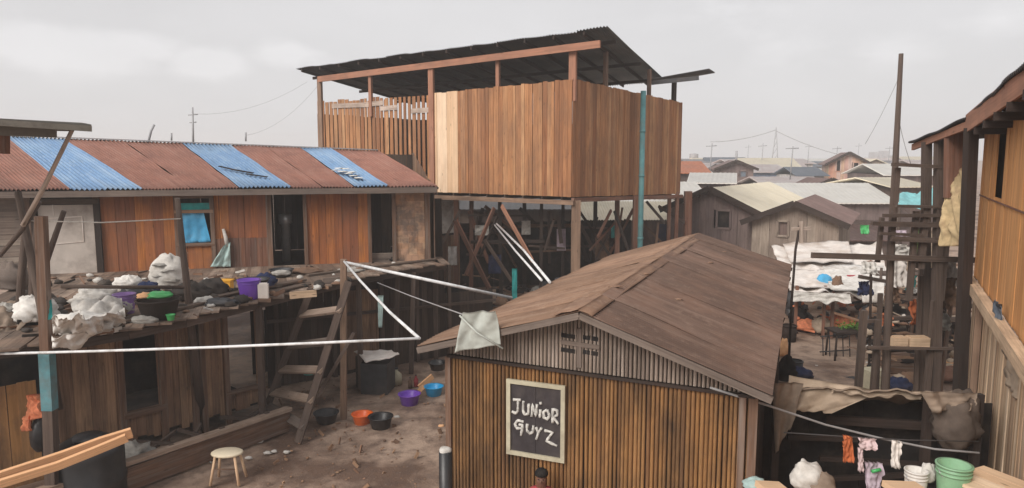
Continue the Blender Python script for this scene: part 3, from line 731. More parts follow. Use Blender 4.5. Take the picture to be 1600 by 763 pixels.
# upper posts
RFL = P(463, 108, Y=26.6); RFR = P(947, 43, Y=19.6)
bm0 = P(500, 124, Y=26.3); bm1 = P(938, 69, Y=19.9)
beamz = lambda px: bm0.z + (bm1.z - bm0.z) * max(0, min(1, (TL.S(500, 124) - TL.S(px, 124)) / (TL.S(500, 124) - TL.S(938, 69))))
for (px, w_, mt) in ((498, .2, 'post'), (577, .13, 'beam'), (672, .2, 'beam'), (773, .12, 'beam'), (890, .22, 'beam')):
    mb = MB(); ss = TL.S(px, 150, .1); oo = .035 if px in (498, 577, 672) else -.07; zl = zb - .1 if w_ > .15 and px != 498 else zb; mb.board(TL.pt(ss, (tz(ss) if px < 672 else topL(ss)) - (3.2 if px in (498, 672) else .6), oo), TL.pt(ss, beamz(px) + .05, oo), w_, .09, TL.d); part('upright', mb, mt, tb)
mb = MB(); mb.board(bm0 - TL.d * -.1 + V((0, 0, 0)), bm1, .2, .07, (0, 0, 1)); part('roof_beam', mb, 'beam', tb)
BRR = P(1040, 127, Y=26.6); back = BRR - RFR
BRL = RFL + back
for (px, yb, w_, mt) in ((948, 110, .14, 'brown'), (1016, 132, .12, 'brown'), (1055, 130, .2, 'dark')):
    ss = TR.S(px, 150); f = ss / TR.L; mb = MB(); mb.board(TR.pt(ss, botR(ss) if px == 1055 else topR(ss) - .3, -.05), TR.pt(ss, RFR.z + back.z * f - .12 if px < 1050 else TR.Z(px, 126), -.05), w_, .1, TR.d); part('upright', mb, mt, tb)
# roof sheets
mb = MB(); n = 14
for k in range(n): mb.corr(RFL.lerp(RFR, k / n) + V((0, 0, .01 * (k % 2))), RFL.lerp(RFR, (k + 1) / n + .002) + V((0, 0, .01 * (k % 2))), RFR.lerp(RFR, 0) + (RFL - RFR) * (1 - (k + 1) / n) + back, RFL.lerp(RFR, k / n) + back, .1, .022, nv=3, wav=.05, seed=k)
ro = part('roof', mb, 'darkmetal', tb)
mb = MB()
for k in range(13): a = RFL.lerp(RFR, (k + .3) / 13) + V((0, 0, -.08)); mb.board(a, a + back * .98, .1, .05, (0, 0, 1))
part_each('rafter', mb, 'dark', ro)
mb = MB()
for f in (.12, .5, .85): mb.board(RFL + back * f + V((0, 0, -.16)), RFR + back * f + V((0, 0, -.16)), .1, .06, (0, 0, 1))
part_each('purlin', mb, 'dark', ro)
# small lean-to at the right
l0 = P(1018, 124, Y=24.6); l1 = P(1108, 108, Y=24.2); bkv = V((.8, 2.2, .14))
mb = MB(); mb.corr(l0, l0 + bkv, l1 + bkv, l1, .1, .02); mb.board(l0 + V((0, 0, -.12)), P(1092, 122, Y=24.4), .14, .05, (0, 0, 1)); part('lean_to_roof', mb, 'darkmetal', ro)
# teal pipe
mb = MB(); p = P(1002, 300, Y=22.9); mb.tube([(p.x, p.y, 0), (p.x, p.y, 3.5), (p.x, p.y, TR.Z(1002, 145))], .085, 12); pipe = part('downpipe', mb, 'tealworn2', tb)
mb = MB()
for zz in (2.4, 4.4, 5.8): mb.tube([(p.x, p.y, zz), (p.x, p.y, zz + .07)], .098, 12)
part_each('collar', mb, 'tealworn2', pipe)
# stilts
def stilt(px, Y, w_, mt='post', z1=None, z0=0):
    p = P(px, 350, Y=Y); mb = MB(); mb.board((p.x, p.y, z0), (p.x + random.uniform(-.05, .05), p.y, z1 or zb - .1), w_, w_, (1, 0, 0)); part('stilt', mb, mt, tb)
stilt(900, 20.6, .25)
for (px, Y, w_, mt) in ((735, 24.0, .14, 'rust_brown'), (712, 23.7, .16, 'rust_brown'), (783, 22.9, .12, 'dark'), (845, 22.3, .1, 'dark'), (880, 24, .1, 'dark'), (966, 23.0, .14, 'rust_brown'), (992, 23.2, .2, 'rust_brown'), (1045, 25.4, .12, 'rust_brown'), (1056, 25.6, .12, 'rust_brown'), (1075, 26.2, .25, 'rust_brown'), (686, 21.5, .22, 'dark'), (820, 27, .14, 'dark'), (930, 27.5, .14, 'dark')): stilt(px, Y, w_, mt)
for (a, Ya, b_, Yb, w_, mt) in (((712, 345), 21.3, (770, 462), 20.4, .14, 'rust_brown'), ((772, 325), 21.6, (728, 430), 20.6, .12, 'rust_brown'), ((784, 322), 21.8, (832, 408), 20.2, .13, 'beam'), ((757, 375), 21.4, (800, 440), 20.6, .1, 'scaf'), ((960, 330), 22.8, (985, 400), 22.2, .08, 'dark'), ((1010, 315), 23.6, (1040, 350), 23.2, .08, 'dark'), ((905, 330), 24, (960, 410), 23, .08, 'dark')):
    mb = MB(); mb.board(P(*a, Y=Ya), P(*b_, Y=Yb), w_, .05); part('diagonal_brace', mb, mt, tb)

random.seed(33)
for i in range(26):
    x0 = random.uniform(700, 1040); Y = random.uniform(22, 26.5); x1 = x0 + random.uniform(-60, 60); y0 = random.uniform(322, 350); y1 = y0 + random.uniform(25, 90)
    mb = MB(); mb.board(P(x0, y0, Y=Y), P(x1, y1, Y=Y + random.uniform(-.8, .8)), random.uniform(.05, .13), .05); part('diagonal_brace', mb, random.choice(('dark', 'rust_brown', 'scaf', 'under')), tb)
for i in range(12):
    y0 = random.uniform(335, 400); Y = random.uniform(22, 27); x0 = random.uniform(695, 950); mb = MB(); mb.board(P(x0, y0, Y=Y), P(x0 + random.uniform(40, 120), y0 + random.uniform(-6, 6), Y=Y + .2), random.uniform(.05, .12), .05); part('cross_beam', mb, random.choice(('dark', 'scaf', 'under')), tb)
for (x, y, w_, h_, Y, mt, lab) in ((815, 345, 14, 22, 23.5, 'sack', 'small pale cloth hanging high between the stilts'), (742, 352, 22, 16, 23, 'greysack', 'grey rag tied at the left stilts'), (763, 398, 20, 30, 21.5, 'navy', 'navy cloth hanging between the crossed braces'), (870, 358, 14, 34, 23.5, 'lilac', 'dim lilac cloth left of the thick pale post'), (930, 366, 22, 40, 24.5, 'under', 'brown sheet hanging right of the thick pale post'), (955, 352, 12, 20, 24, 'tealcloth', 'small dark teal rag right of the thick pale post'), (735, 452, 40, 22, 19.6, 'browntarp', 'tan cloth slumped below the left braces'), (800, 420, 8, 50, 20.3, 'tealcloth', 'thin teal strip hanging below the pair of pale pipes'), (700, 385, 14, 30, 22, 'whitecloth', 'whitish cloth hanging at the left edge below the tall building')):
    mb = MB(); mb.cloth(P(x, y, Y=Y), P(x + w_, y, Y=Y), P(x + w_, y + h_, Y=Y), P(x, y + h_, Y=Y), 10, 12, .08, 2, 0, x); solo('hanging_cloth', mb, mt, lab, 'cloth')

# back wall coloured near-black for the shade behind the stilts
BW = Wall(P(690, 400, Y=27), P(1050, 400, Y=29.5))
jb = thing('shed', 'shed seen through the stilts of the tall plank building, left wall coloured near-black for shade', 'shed', BW.pt(BW.L / 2, 0))
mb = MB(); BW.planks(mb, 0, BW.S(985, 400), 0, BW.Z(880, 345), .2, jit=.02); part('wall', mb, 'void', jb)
mb = MB(); r0 = BW.pt(BW.S(895, 400), BW.Z(900, 343), .3); r1 = BW.pt(BW.S(1062, 400), BW.Z(1060, 343), .3); mb.corr(r0, r1, r1 + V((0, 2.6, .6)), r0 + V((0, 2.6, .6)), .12, .02); part('roof', mb, 'creamroof', jb)
mb = MB(); BW.planks(mb, BW.S(985, 400), BW.L, 0, BW.Z(1010, 344), .2); part('wall', mb, 'w_brown', jb, 'mauve-brown wall at the right of the shed')
mb = MB(); mb.board(BW.pt(BW.S(1035, 400), 0, .05), BW.pt(BW.S(1035, 400), BW.Z(1035, 350), .05), .6, .05, BW.d); part('door', mb, 'navy', jb)
mb = MB(); mb.board(BW.pt(0, 0, -1.5), BW.pt(0, 0, -1.5) + V((0, 0, 2.4)), .1, .1); part('post', mb, 'dark', jb)
# pale wall panel between the houses
pw = Wall(P(690, 350, Y=24.5), P(718, 350, Y=24.9)); mb = MB(); pw.planks(mb, 0, pw.L, pw.Z(700, 364), 3.75, .4); mb2 = MB()
pt_ = thing('painted_wall', 'narrow pale grey wall panel between the long house and the tall building', 'wall', pw.pt(pw.L / 2, 0)); part('panel', mb, 'whitecloth', pt_)
pw.planks(mb2, 0, pw.L, 0, pw.Z(700, 368), .2); part('lower_boards', mb2, 'brown', pt_)
# junk under the building
junk = [((720, 430), 20.5, 'crate', 'brown'), ((765, 425), 21.5, 'crate', 'dark'), ((815, 405), 23, 'crate', 'under'), ((860, 400), 23.5, 'barrel', 'char'), ((880, 395), 24.2, 'barrel', 'bluegreyroof'), ((925, 395), 24.5, 'crate', 'under'), ((950, 385), 25, 'barrel', 'char'), ((975, 390), 24, 'sack', 'greysack'), ((840, 380), 25, 'sack', 'greysack'), ((735, 400), 22.6, 'sack', 'sack'), ((800, 430), 20.2, 'sack', 'browntarp'), ((905, 380), 26, 'sack', 'navy')]
jl = ['brown crate below the crossed braces', 'blackened crate between the crossed braces and the rope pair', 'dull brown crate in the shade left of the pale post', 'charcoal barrel just left of the thick pale post', 'blue-grey barrel behind the thick pale post', 'brown crate in the shade right of the thick pale post', 'charcoal barrel in the shade under the right wall', 'grey sack slumped beside the red-brown stilt', 'grey sack on the dark ground left of the barrels', 'pale sack behind the crossed braces', 'mud-brown sack near the foot of the orange brace', 'navy bundle against the dark shed wall']
for (pp, Y, kd, mt), lab in zip(junk, jl):
    p = P(*pp, Y=Y); p.z = 0; sz = random.uniform(.5, .8)
    if kd == 'crate':
        t_ = thing('crate', lab, 'crate', p); mb = MB(); rz = random.uniform(0, 1)
        mb.box(p + V((0, 0, sz / 2)), sz * .94, sz * .94, sz * .96, rz); part('box', mb, mt, t_); mb = MB()
        for sx in (-1, 1):
            for zz in (.1, .5, .9): d_ = V((math.cos(rz), math.sin(rz), 0)); n_ = V((-math.sin(rz), math.cos(rz), 0)); mb.board(p + n_ * sx * sz * .49 - d_ * sz * .5 + V((0, 0, sz * zz)), p + n_ * sx * sz * .49 + d_ * sz * .5 + V((0, 0, sz * zz)), .1, .03, (0, 0, 1))
        part('slat', mb, 'brown', t_)
    elif kd == 'barrel':
        t_ = thing('barrel', lab, 'barrel', p); mb = MB(); mb.lathe(p, [(0, .01), (.28, .01), (.29, .3), (.3, .32), (.29, .34), (.29, .6), (.3, .62), (.29, .64), (.28, .9), (.25, .9), (.25, .87), (0, .87)], 20); part('drum', mb, mt, t_)
    else:
        mb = MB(); mb.lump(p + V((0, 0, sz * .35)), sz * .5, sz * .4, sz * .6, Y, .35); solo('sack', mb, mt, lab, 'sack')

# =================================================================== FOREGROUND HUT
rdir = V((math.sin(R(22.4)), math.cos(R(22.4)), 0)); edir = V((rdir.y, -rdir.x, 0))
HR = P(1180, 622, z=2.5); HR.z = 0; HLs = HR - edir * 3.47
HF = Wall(HLs, HR)
hut = thing('hut', 'front hut of golden-brown vertical slats with a rusty brown gabled tin roof', 'hut', HF.pt(HF.L / 2, 0))
print('hut', HF.S(700, 600), HF.Z(703, 555), HF.Z(1180, 622), HF.Z(905, 495))
sl, sr = HF.S(702, 620), HF.L
zl, zr = HF.Z(703, 556), HF.Z(1178, 620)
wl = lambda s: zl + (zr - zl) * s / HF.L
VO = .32                                      # verge overhang
pk = HF.hit(905, 486, VO); lf = HF.hit(652, 541, VO); rf = HF.hit(1207, 618, VO)
PK = HF.pt(*pk, VO); LF = HF.pt(*lf, VO); RF = HF.pt(*rf, VO)
# ridge back: ray vs plane containing the ridge
RW = Wall((PK.x, PK.y), (PK + rdir * 8).to_2d()); rb = RW.hit(1092, 366); RBk = RW.pt(*rb)
EW = Wall((RF.x, RF.y), (RF + rdir * 8).to_2d()); eb = EW.hit(1237, 416); EBk = EW.pt(*eb)
print('ridge', PK, RBk, 'eave', RF, EBk, 'left', LF)
ln_h = (rb[0] + eb[0]) / 2; LBk = LF + rdir * rb[0] + V((0, 0, RBk.z - PK.z))
rz_at = lambda s: (PK.z + (LF.z - PK.z) * (pk[0] - s) / (pk[0] - lf[0]) if s < pk[0] else PK.z + (RF.z - PK.z) * (s - pk[0]) / (rf[0] - pk[0]))
mb = MB(); q = sl
while q < sr - .01:
    w_ = random.uniform(.040, .052); lean = random.uniform(-.004, .004); mb.tube([HF.pt(q + w_ / 2, .05, 0), HF.pt(q + w_ / 2 + lean, 1.3, random.uniform(-.006, .006)), HF.pt(q + w_ / 2, wl(q) + random.uniform(-.008, .008), 0)], [w_ / 2, w_ / 2 * random.uniform(.9, 1.1), w_ / 2], 6, caps=False); q += w_ + random.choice((.0, .001, .002, .006)); part('wall', mb, 'gold', hut, 'front wall of narrow golden slats')
mb = MB(); HF.planks(mb, sl, sr, .05, wl, .4, off=-.04, th=.015, gap=0); part('dark_backing', mb, 'dark', hut)
mb = MB()
for (px, w_) in ((703, .07), (1160, .07), (1177, .09)): mb.board(HF.pt(HF.S(px, 650), 0, .025), HF.pt(HF.S(px, 650), wl(HF.S(px, 650)), .025), w_, .05, HF.d)
part_each('corner_post', mb, 'brown', hut)
# reed gable
mb = MB(); q = sl + .02
while q < sr:
    w_ = random.uniform(.040, .050); mb.tube([HF.pt(q + w_ / 2, wl(q) + .035, .012), HF.pt(q + w_ / 2, max(wl(q) + .06, rz_at(q) - .045), .012)], w_ / 2, 6, caps=False); q += w_ + .001; gb = part('gable', mb, 'gable', hut, 'bleached grey slats in the gable')
mb = MB(); mb.board(HF.pt(sl, zl + .01, .045), HF.pt(sr, zr + .01, .045), .035, .03, (0, 0, 1)); part('gable_rail', mb, 'dark', hut)
mb = MB(); c_ = HF.hit(905, 540, .04)
mb.board(HF.pt(c_[0], c_[1] - .26, .035), HF.pt(c_[0], c_[1] + .2, .035), .05, .02, HF.d)
mb.board(HF.pt(c_[0] - .22, c_[1] + .02, .040), HF.pt(c_[0] + .24, c_[1] + .0, .040), .05, .02, (0, 0, 1)); part('cross', mb, 'grey', gb, 'weathered wooden cross on the gable')
mb = MB()
for (dx, dz) in ((-.13, .1), (.13, .1), (-.13, -.07), (.13, -.07)): mb.board(HF.pt(c_[0] + dx - .09, c_[1] + dz, .029), HF.pt(c_[0] + dx + .09, c_[1] + dz - .01, .029), .05, .008, (0, 0, 1))
part_each('vent_shade_strip', mb, 'void', gb)  # dark strips laid on the slats stand in for shaded openings
# side walls
hb = HF.pt(sl, 0) + rdir * (rb[0] - .6); SW = Wall(HF.pt(sr, 0), HF.pt(sr, 0) + rdir * (rb[0] - .6)); SL = Wall(HF.pt(sl, 0), hb)
mb = MB(); SW.planks(mb, 0, SW.L, .03, zr - .02, .14); SL.planks(mb, 0, SL.L, .03, zl, .14); BWl = Wall(hb, SW.pt(SW.L, 0)); BWl.planks(mb, 0, BWl.L, 0, 2.6, .2); part('side_wall', mb, 'dark', hut)
# roof
def slope(e0, e1, r1, r0, mt, lab, seed, cap=None):
    mb = MB(); n = 10
    for k in range(n):
        for (v0, v1) in ((0, 1),):
            u0, u1 = k / n, (k + 1.12) / n; lift = V((0, 0, .016 * (k % 2) + 0 + random.uniform(0, .008))); sk_ = random.uniform(-.012, .012)
            f_ = lambda u, v: e0.lerp(e1, min(u, 1)).lerp(r0.lerp(r1, min(u, 1)), v)
            mb.corr(f_(u0, v0 + sk_ * (v0 > 0)) + lift, f_(u1, v0 - sk_ * (v0 > 0)) + lift, f_(u1, v1) + lift, f_(u0, v1) + lift, .076, .013, nv=5, wav=.03, seed=seed + k)
    return part('roof_slope', mb, mt, hr_, lab)
mb = MB()
for f in [.02 + .139 * i for i in range(8)]: mb.board(RF.lerp(EBk, f) + V((0, 0, -.06)), PK.lerp(RBk, f) + V((0, 0, -.06)), .07, .05, (0, 0, 1)); mb.board(LF.lerp(LBk, f) + V((0, 0, -.06)), PK.lerp(RBk, f) + V((0, 0, -.06)), .07, .05, (0, 0, 1))
hr_ = part('roof', mb, 'dark', hut)
slope(RF, EBk, RBk, PK, 'hutroof', 'rusty slope on the right, coloured dark for its shade', 1)
slope(LF, LBk, RBk, PK, 'hutridge', 'tan rusty slope on the left, coloured lighter for the light on it', 30)
mb = MB(); up = V((0, 0, .02)); nr = (RF - PK).normalized()
nl = (LF - PK).normalized()
mb.cloth(PK + up - rdir * .03, RBk + up, RBk + nr * .17 + V((0, 0, .03)), PK + nr * .17 + V((0, 0, .03)) - rdir * .03, 30, 3, .02, 3, 0, 1); mb.cloth(PK + up - rdir * .03, RBk + up, RBk + nl * .3 + V((0, 0, .03)), PK + nl * .3 + V((0, 0, .03)) - rdir * .03, 30, 3, .02, 3, 0, 2); part('ridge_cap', mb, 'hutridge', hr_)
mb = MB(); dn = V((0, 0, -.055)); mb.board(PK + dn, RF + dn, .075, .025, (0, 0, 1)); mb.board(PK + dn, LF + dn, .075, .025, (0, 0, 1)); part('verge_board', mb, 'grey', hr_)
mb = MB()
for i, (x, y) in enumerate(((1110, 412), (1147, 436), (1222, 445), (1010, 430), (1130, 395), (960, 450), (1060, 470), (1180, 400))):
    n_ = (RF - PK).cross(rdir).normalized(); o_ = V((0, 0, CAMZ)); d_ = P(x, y, Y=10) - o_; q = o_ + d_ * ((PK - o_).dot(n_) / d_.dot(n_)); mb.lump(q + V((0, 0, .02)), .05 + .02 * (i % 3), .03, .012, i, .6, 2, 10, 6)
part_each('roof_litter', mb, 'hutridge', hr_)

# sign
def hw(px, py, off=.05): return HF.hit(px, py, off)
a = hw(793, 591); b_ = hw(886, 604); c_ = hw(880, 722); d_ = hw(791, 709)
s0, s1 = (a[0] + d_[0]) / 2, (b_[0] + c_[0]) / 2; z1, z0 = (a[1] + b_[1]) / 2, (c_[1] + d_[1]) / 2; sw_, sh_ = s1 - s0, z1 - z0
sg = thing('sign_board', 'black painted name board in a cream frame fixed to the hut front', 'sign', HF.pt((s0 + s1) / 2, z0, .05)); fw = .05
mb = MB()
for k in range(2): mb.board(HF.pt(s0 + sw_ * (.25 + .5 * k), z0 + fw * .6, .04), HF.pt(s0 + sw_ * (.25 + .5 * k), z1 - fw * .6, .04), sw_ / 2 - .004, .016, HF.d)
part('panel', mb, 'signdark', sg)
mb = MB()
for zz in (z0 + fw / 2, z1 - fw / 2): mb.board(HF.pt(s0, zz, .056), HF.pt(s1, zz, .056), fw, .034, (0, 0, 1))
for ss in (s0 + fw / 2, s1 - fw / 2): mb.board(HF.pt(ss, z0 + fw + .001, .054), HF.pt(ss, z1 - fw - .001, .054), fw, .034, HF.d)
part('frame', mb, 'signframe', sg)
strokes = [[(.06, .24), (.21, .23)], [(.15, .24), (.15, .40), (.10, .44), (.03, .42)],
           [(.26, .24), (.25, .38), (.29, .44), (.36, .42), (.37, .27)],
           [(.43, .45), (.44, .27), (.51, .44), (.53, .26)],
           [(.60, .33), (.59, .45)], [(.60, .22), (.605, .25)],
           [(.73, .32), (.66, .36), (.67, .44), (.74, .46), (.78, .40), (.73, .32)],
           [(.84, .50), (.84, .30), (.93, .31), (.93, .38), (.85, .41), (.95, .51)],
           [(.27, .55), (.15, .54), (.09, .60), (.13, .66), (.24, .65), (.24, .60), (.17, .60)], [(.24, .65), (.21, .76)],
           [(.34, .57), (.33, .67), (.39, .71), (.45, .68), (.46, .58)],
           [(.51, .60), (.56, .68), (.63, .59)], [(.56, .68), (.52, .78)],
           [(.68, .63), (.84, .64), (.72, .78), (.93, .83)]]
mb = MB(); iw, ih = sw_ - 2 * fw, sh_ - 2 * fw
for st in strokes:
    pts = [HF.pt(s0 + fw + iw * u, z1 - fw - ih * v, .052) for (u, v) in st]; fine_ = []
    for p, q in zip(pts[:-1], pts[1:]):
        for k in range(4): fine_.append(p.lerp(q, k / 4) + HF.d * random.uniform(-.002, .002))
    fine_.append(pts[-1]); mb.tube(fine_, [random.uniform(.014, .021) for _ in fine_], 6)
part('lettering', mb, 'chalk', sg)

# plastic sheet caught on the verge
mb = MB(); A = lambda x, y, o: HF.pt(*HF.hit(x, y, o), o)
mb.cloth(A(722, 489, .42), A(774, 486, .40), A(783, 538, .36), A(710, 552, .38), 22, 22, .05, 1.1, 0, 4); mb.tube([A(718, 493, .46), A(745, 520, .47), A(786, 545, .40)], .012, 6); solo('plastic_sheet', mb, 'sheetgrey', 'crumpled white plastic sheet hooked over the left verge of the hut roof', 'plastic sheet')
# black pipe at hut foot
pp = P(696, 705, Y=8.0); t_ = thing('pipe_post', 'stubby black pipe with a pale capped top beside the left corner of the hut', 'pipe', (pp.x, pp.y, 0))
mb = MB(); mb.tube([(pp.x, pp.y, 0), (pp.x, pp.y, pp.z)], .078, 16); part('pipe', mb, 'black', t_)
mb = MB(); mb.lathe((pp.x - .005, pp.y, pp.z), [(.07, 0), (.07, .03), (.04, .045), (0, .045)], 14, wob=.12); part('cap', mb, 'sack', t_)

# =================================================================== PALE PIPES
def pale(name, lab, pts, r=.022, mt='pvc', cat='pipe', n=8, grp=None):
    mb = MB(); mb.tube(pts, r, n); return solo(name, mb, mt, lab, cat, grp)
j0 = P(655, 529, Y=8.75); j1 = P(537, 408, Y=13.3)
pale('plastic_pipe', 'long pale pipe running from the left edge to the corner of the hut roof', [P(-160, 556, Y=9.4), P(0, 553, Y=9.25), P(150, 549, Y=9.1), P(330, 543, Y=8.95), P(500, 536, Y=8.85), j0], .018)
pale('plastic_pipe', 'pale pipe slanting from the tall yard post down to the hut roof corner', [j1, j1.lerp(j0, .3) + V((0, 0, -.05)), j1.lerp(j0, .7) + V((0, 0, -.06)), j0], .021)
pale('plastic_pipe', 'pale pipe from the yard post across to the left slope of the hut roof', [j1 + V((0, 0, -.02)), P(670, 438, Y=11.9), P(800, 466, Y=LBk.y * .5 + LF.y * .5)], .028)
pale('plastic_pipe', 'upper pale pipe of the pair slanting down to the hut roof ridge', [P(776, 350, Y=21.0), P(818, 391, Y=17), P(859, 441, Y=12.6)], .027)
pale('plastic_pipe', 'lower pale pipe of the pair slanting down to the hut roof ridge', [P(773, 352, Y=21.2), P(806, 393, Y=17.5), P(846, 438, Y=13.2)], .024)
pale('cable', 'thin grey cable drooping from the deck to the white sheet on the hut roof', [P(590, 442, Y=12.5), P(640, 462, Y=11), P(690, 480, Y=9.8), P(730, 494, Y=8.7)], .009, 'palewire', 'cable')
pst = P(537, 655, z=0); mb = MB(); mb.board(pst, (j1.x, j1.y, j1.z + .03), .11, .1, (1, 0, 0)); solo('post', mb, 'post', 'square grey post standing in the yard beside the ladder', 'post')

# =================================================================== LEFT POSTS, CANOPY
Y1 = 9.45
t_ = thing('painted_post', 'brown post on the deck edge with its lower stretch painted teal', 'post', V((P(76, 763, Y=Y1).x, Y1, 0)))
a = P(64, 338, Y=Y1); m1 = P(73, 552, Y=Y1); m2 = P(78, 640, Y=Y1); bt = V((P(80, 763, Y=Y1).x, Y1, 0))
mb = MB(); mb.board(m1, a, .12, .11, (1, 0, 0)); part('upper_post', mb, 'brown', t_)
mb = MB(); mb.board(m2, m1, .15, .14, (1, 0, 0)); part('painted_stretch', mb, 'tealworn', t_)
mb = MB(); mb.board(bt, m2, .14, .13, (1, 0, 0)); part('lower_post', mb, 'scaf', t_)
mb = MB(); b2_ = P(318, 672, z=.0); mb.tube([b2_, P(300, 520, Y=11.9), P(277, 310, Y=11.6)], [.085, .07, .045], 8); solo('post', mb, 'scaf', 'leaning round grey post rising from the lower wall past the blue-curtained window', 'post')
# bundle of rough poles by the door
rough = [((28, 300), (92, 640), 10.4, .06, 'dark forked pole leaning right at the far left of the deck'), ((0, 400), (62, 315), 10.2, .035, 'thin stick slanting up to the left pole bundle'), ((100, 330), (50, 480), 10.6, .045, 'short rough pole propped left of the plywood door'), ((40, 360), (30, 500), 10.8, .06, 'upright dark pole farthest left beside the grey boards'), ((60, 345), (52, 495), 10.6, .07, 'thick dark pole in the middle of the left bundle')]
for (a, b_, Y, r, lab) in rough:
    mb = MB(); p, q = P(*a, Y=Y), P(*b_, Y=Y); mb.tube([p, p.lerp(q, .5) + V((random.uniform(-.05, .05), 0, 0)), q], [r * .8, r, r * 1.05], 7); solo('pole', mb, 'scaf', lab, 'pole')
cz = 5.5
ca = thing('canopy', 'weathered sheet-metal canopy jutting in at the top left corner', 'canopy', P(0, 200, Y=9))
c0, c1_ = P(-260, 170, Y=7.6), P(143, 197, Y=9.0); c2_, c3_ = P(128, 194, Y=10.6), P(-300, 172, Y=9.6)
mb = MB(); mb.corr(c0, c3_, c2_, c1_, .1, .02); part('sheet', mb, 'awning', ca)
mb = MB(); mb.board(c0 + V((0, 0, -.035)), c1_ + V((0, 0, -.035)), .07, .05, (0, 0, 1)); mb.board(P(-200, 196, Y=8.6), P(88, 208, Y=9.2), .12, .06, (0, 0, 1)); mb.board(P(-200, 192, Y=9.6), P(110, 201, Y=10.2), .08, .06, (0, 0, 1)); part('frame', mb, 'awning', ca)
mb = MB(); mb.board(P(2, 240, Y=9.3), P(2, 205, Y=9.3), .16, .1, (1, 0, 0)); part('bracket', mb, 'rust_brown', ca)
mb = MB(); mb.tube([P(113, 203, Y=9.3), P(70, 290, Y=9.7), P(36, 352, Y=10)], [.026, .03, .034], 7); solo('pole', mb, 'gable', 'long bleached pole propping up the corner of the top-left canopy', 'pole')
mb = MB(); mb.tube([P(95, 448, Y=10.6), P(190, 449, Y=11.1), P(288, 449, Y=11.6)], .03, 7); solo('rail', mb, 'scaf', 'horizontal drying rail crossing in front of the plywood door', 'rail')
pale('clothes_line', 'thin pale line strung from the left poles to the leaning post', [P(40, 345, Y=10.2), P(160, 348, Y=10.8), P(282, 342, Y=11.6)], .009, 'rope', 'clothes line')
pale('antenna', 'bent grey aerial pole behind the tin roof left of the tall mast', [P(232, 222, Y=21), P(236, 205, Y=21), P(241, 195, Y=21)], .035, 'galv', 'antenna')
t_ = thing('antenna', 'slim grey mast with short cross bars beyond the striped tin roof', 'antenna', P(302, 225, Y=26)); mb = MB(); mb.tube([P(302, 240, Y=26), P(301, 168, Y=26)], [.045, .025], 6); part('mast', mb, 'galv', t_)
mb = MB(); mb.tube([P(294, 180, Y=26), P(309, 179, Y=26)], .018, 5); mb.tube([P(296, 192, Y=26), P(307, 191, Y=26)], .018, 5); part('cross_bar', mb, 'galv', t_)
for (x, y, hh, lab) in ((268, 208, 12, 'first tiny aerial stub right of the bent aerial'), (384, 207, 14, 'tiny aerial stub on the skyline right of the slim mast')): pale('antenna', lab, [P(x, y + hh, Y=24), P(x, y, Y=24)], .03, 'galv', 'antenna')
for (a, b_, lab) in (((300, 178), (480, 128), 'upper faint wire from the slim mast to the tall building roof'), ((384, 212), (500, 130), 'lower faint wire rising to the tall building roof')):
    p, q = P(*a, Y=26), P(*b_, Y=26.3); pale('wire', lab, [p.lerp(q, k / 8) - V((0, 0, .35 * 4 * k / 8 * (1 - k / 8))) for k in range(9)], .004, 'palewire', 'wire')

# =================================================================== VESSELS
def bowl(px, py, wpx, lab, mt, hr=.42, Y=None, z=0, name='bowl', cat='bowl', grp=None, depth=None, inner=None):
    """basin whose base centre stands under pixel (px,py)"""
    p = P(px, py, z=z) if Y is None else P(px, py, Y=Y)
    r = wpx / 2 * p.y / FPX; h = r * 2 * hr; t_ = thing(name, lab, cat, p, grp); mb = MB()
    mb.lathe(p, [(0, .004), (r * .68, .004), (r * .72, .01), (r * .93, h * .88), (r, h * .93), (r * 1.0, h), (r * .93, h), (r * .88, h * .9), (r * .64, .03), (0, .03)], 24); part('shell', mb, mt, t_)
    mb = MB(); mb.lathe(p, [(r * .965, h * .95), (r * 1.04, h * .97), (r * 1.04, h * 1.02), (r * .965, h * 1.02)], 24); part('rim', mb, mt, t_)
    return t_


def bucket(px, py, wpx, hpx, lab, mt, Y=None, z=0, lidded=False, inner=None):
    p = P(px, py, z=z) if Y is None else P(px, py, Y=Y)
    r = wpx / 2 * p.y / FPX; h = hpx * p.y / FPX; t_ = thing('bucket', lab, 'bucket', p); mb = MB()
    mb.lathe(p, [(0, .004), (r * .74, .004), (r * .76, .01), (r * .94, h * .82), (r * .92, h), (r * .87, h), (r * .72, .02), (0, .02)], 24); part('shell', mb, mt, t_)
    mb = MB()
    for k, rr in ((.80, .99), (.88, .985), (.965, 1.03)): mb.lathe(p, [(r * .9, h * k), (r * rr, h * k), (r * rr, h * (k + .035)), (r * .9, h * (k + .035))], 24)
    part('rim', mb, mt, t_)
    mb = MB(); pts = []
    for k in range(11): a_ = math.pi * k / 10; pts.append(p + V((r * .98 * math.cos(a_), -r * .5 * math.sin(a_) - .01, h * .9 - h * .28 * math.sin(a_))))
    mb.tube(pts, .006, 5); part('handle', mb, 'steel', t_)
    return t_


bowl(640, 632, 36, 'purple basin on the dirt in front of the covered drum', 'purple', .5)
bowl(678, 618, 31, 'bright blue bowl lying beside the hut corner', 'blueplastic', .5)
bowl(684, 578, 30, 'round black cooking pot behind the blue bowl', 'black', .42, z=.15)
bowl(566, 662, 34, 'bright orange basin on the yard ground', 'oplastic', .5)
bowl(595, 669, 40, 'black basin overlapping the orange one', 'black', .5)
bowl(510, 660, 40, 'wide dark basin at the foot of the square post', 'char', .42)
bowl(483, 585, 24, 'teal bowl set on a rung of the ladder', 'tealcloth', .25, Y=13.35)
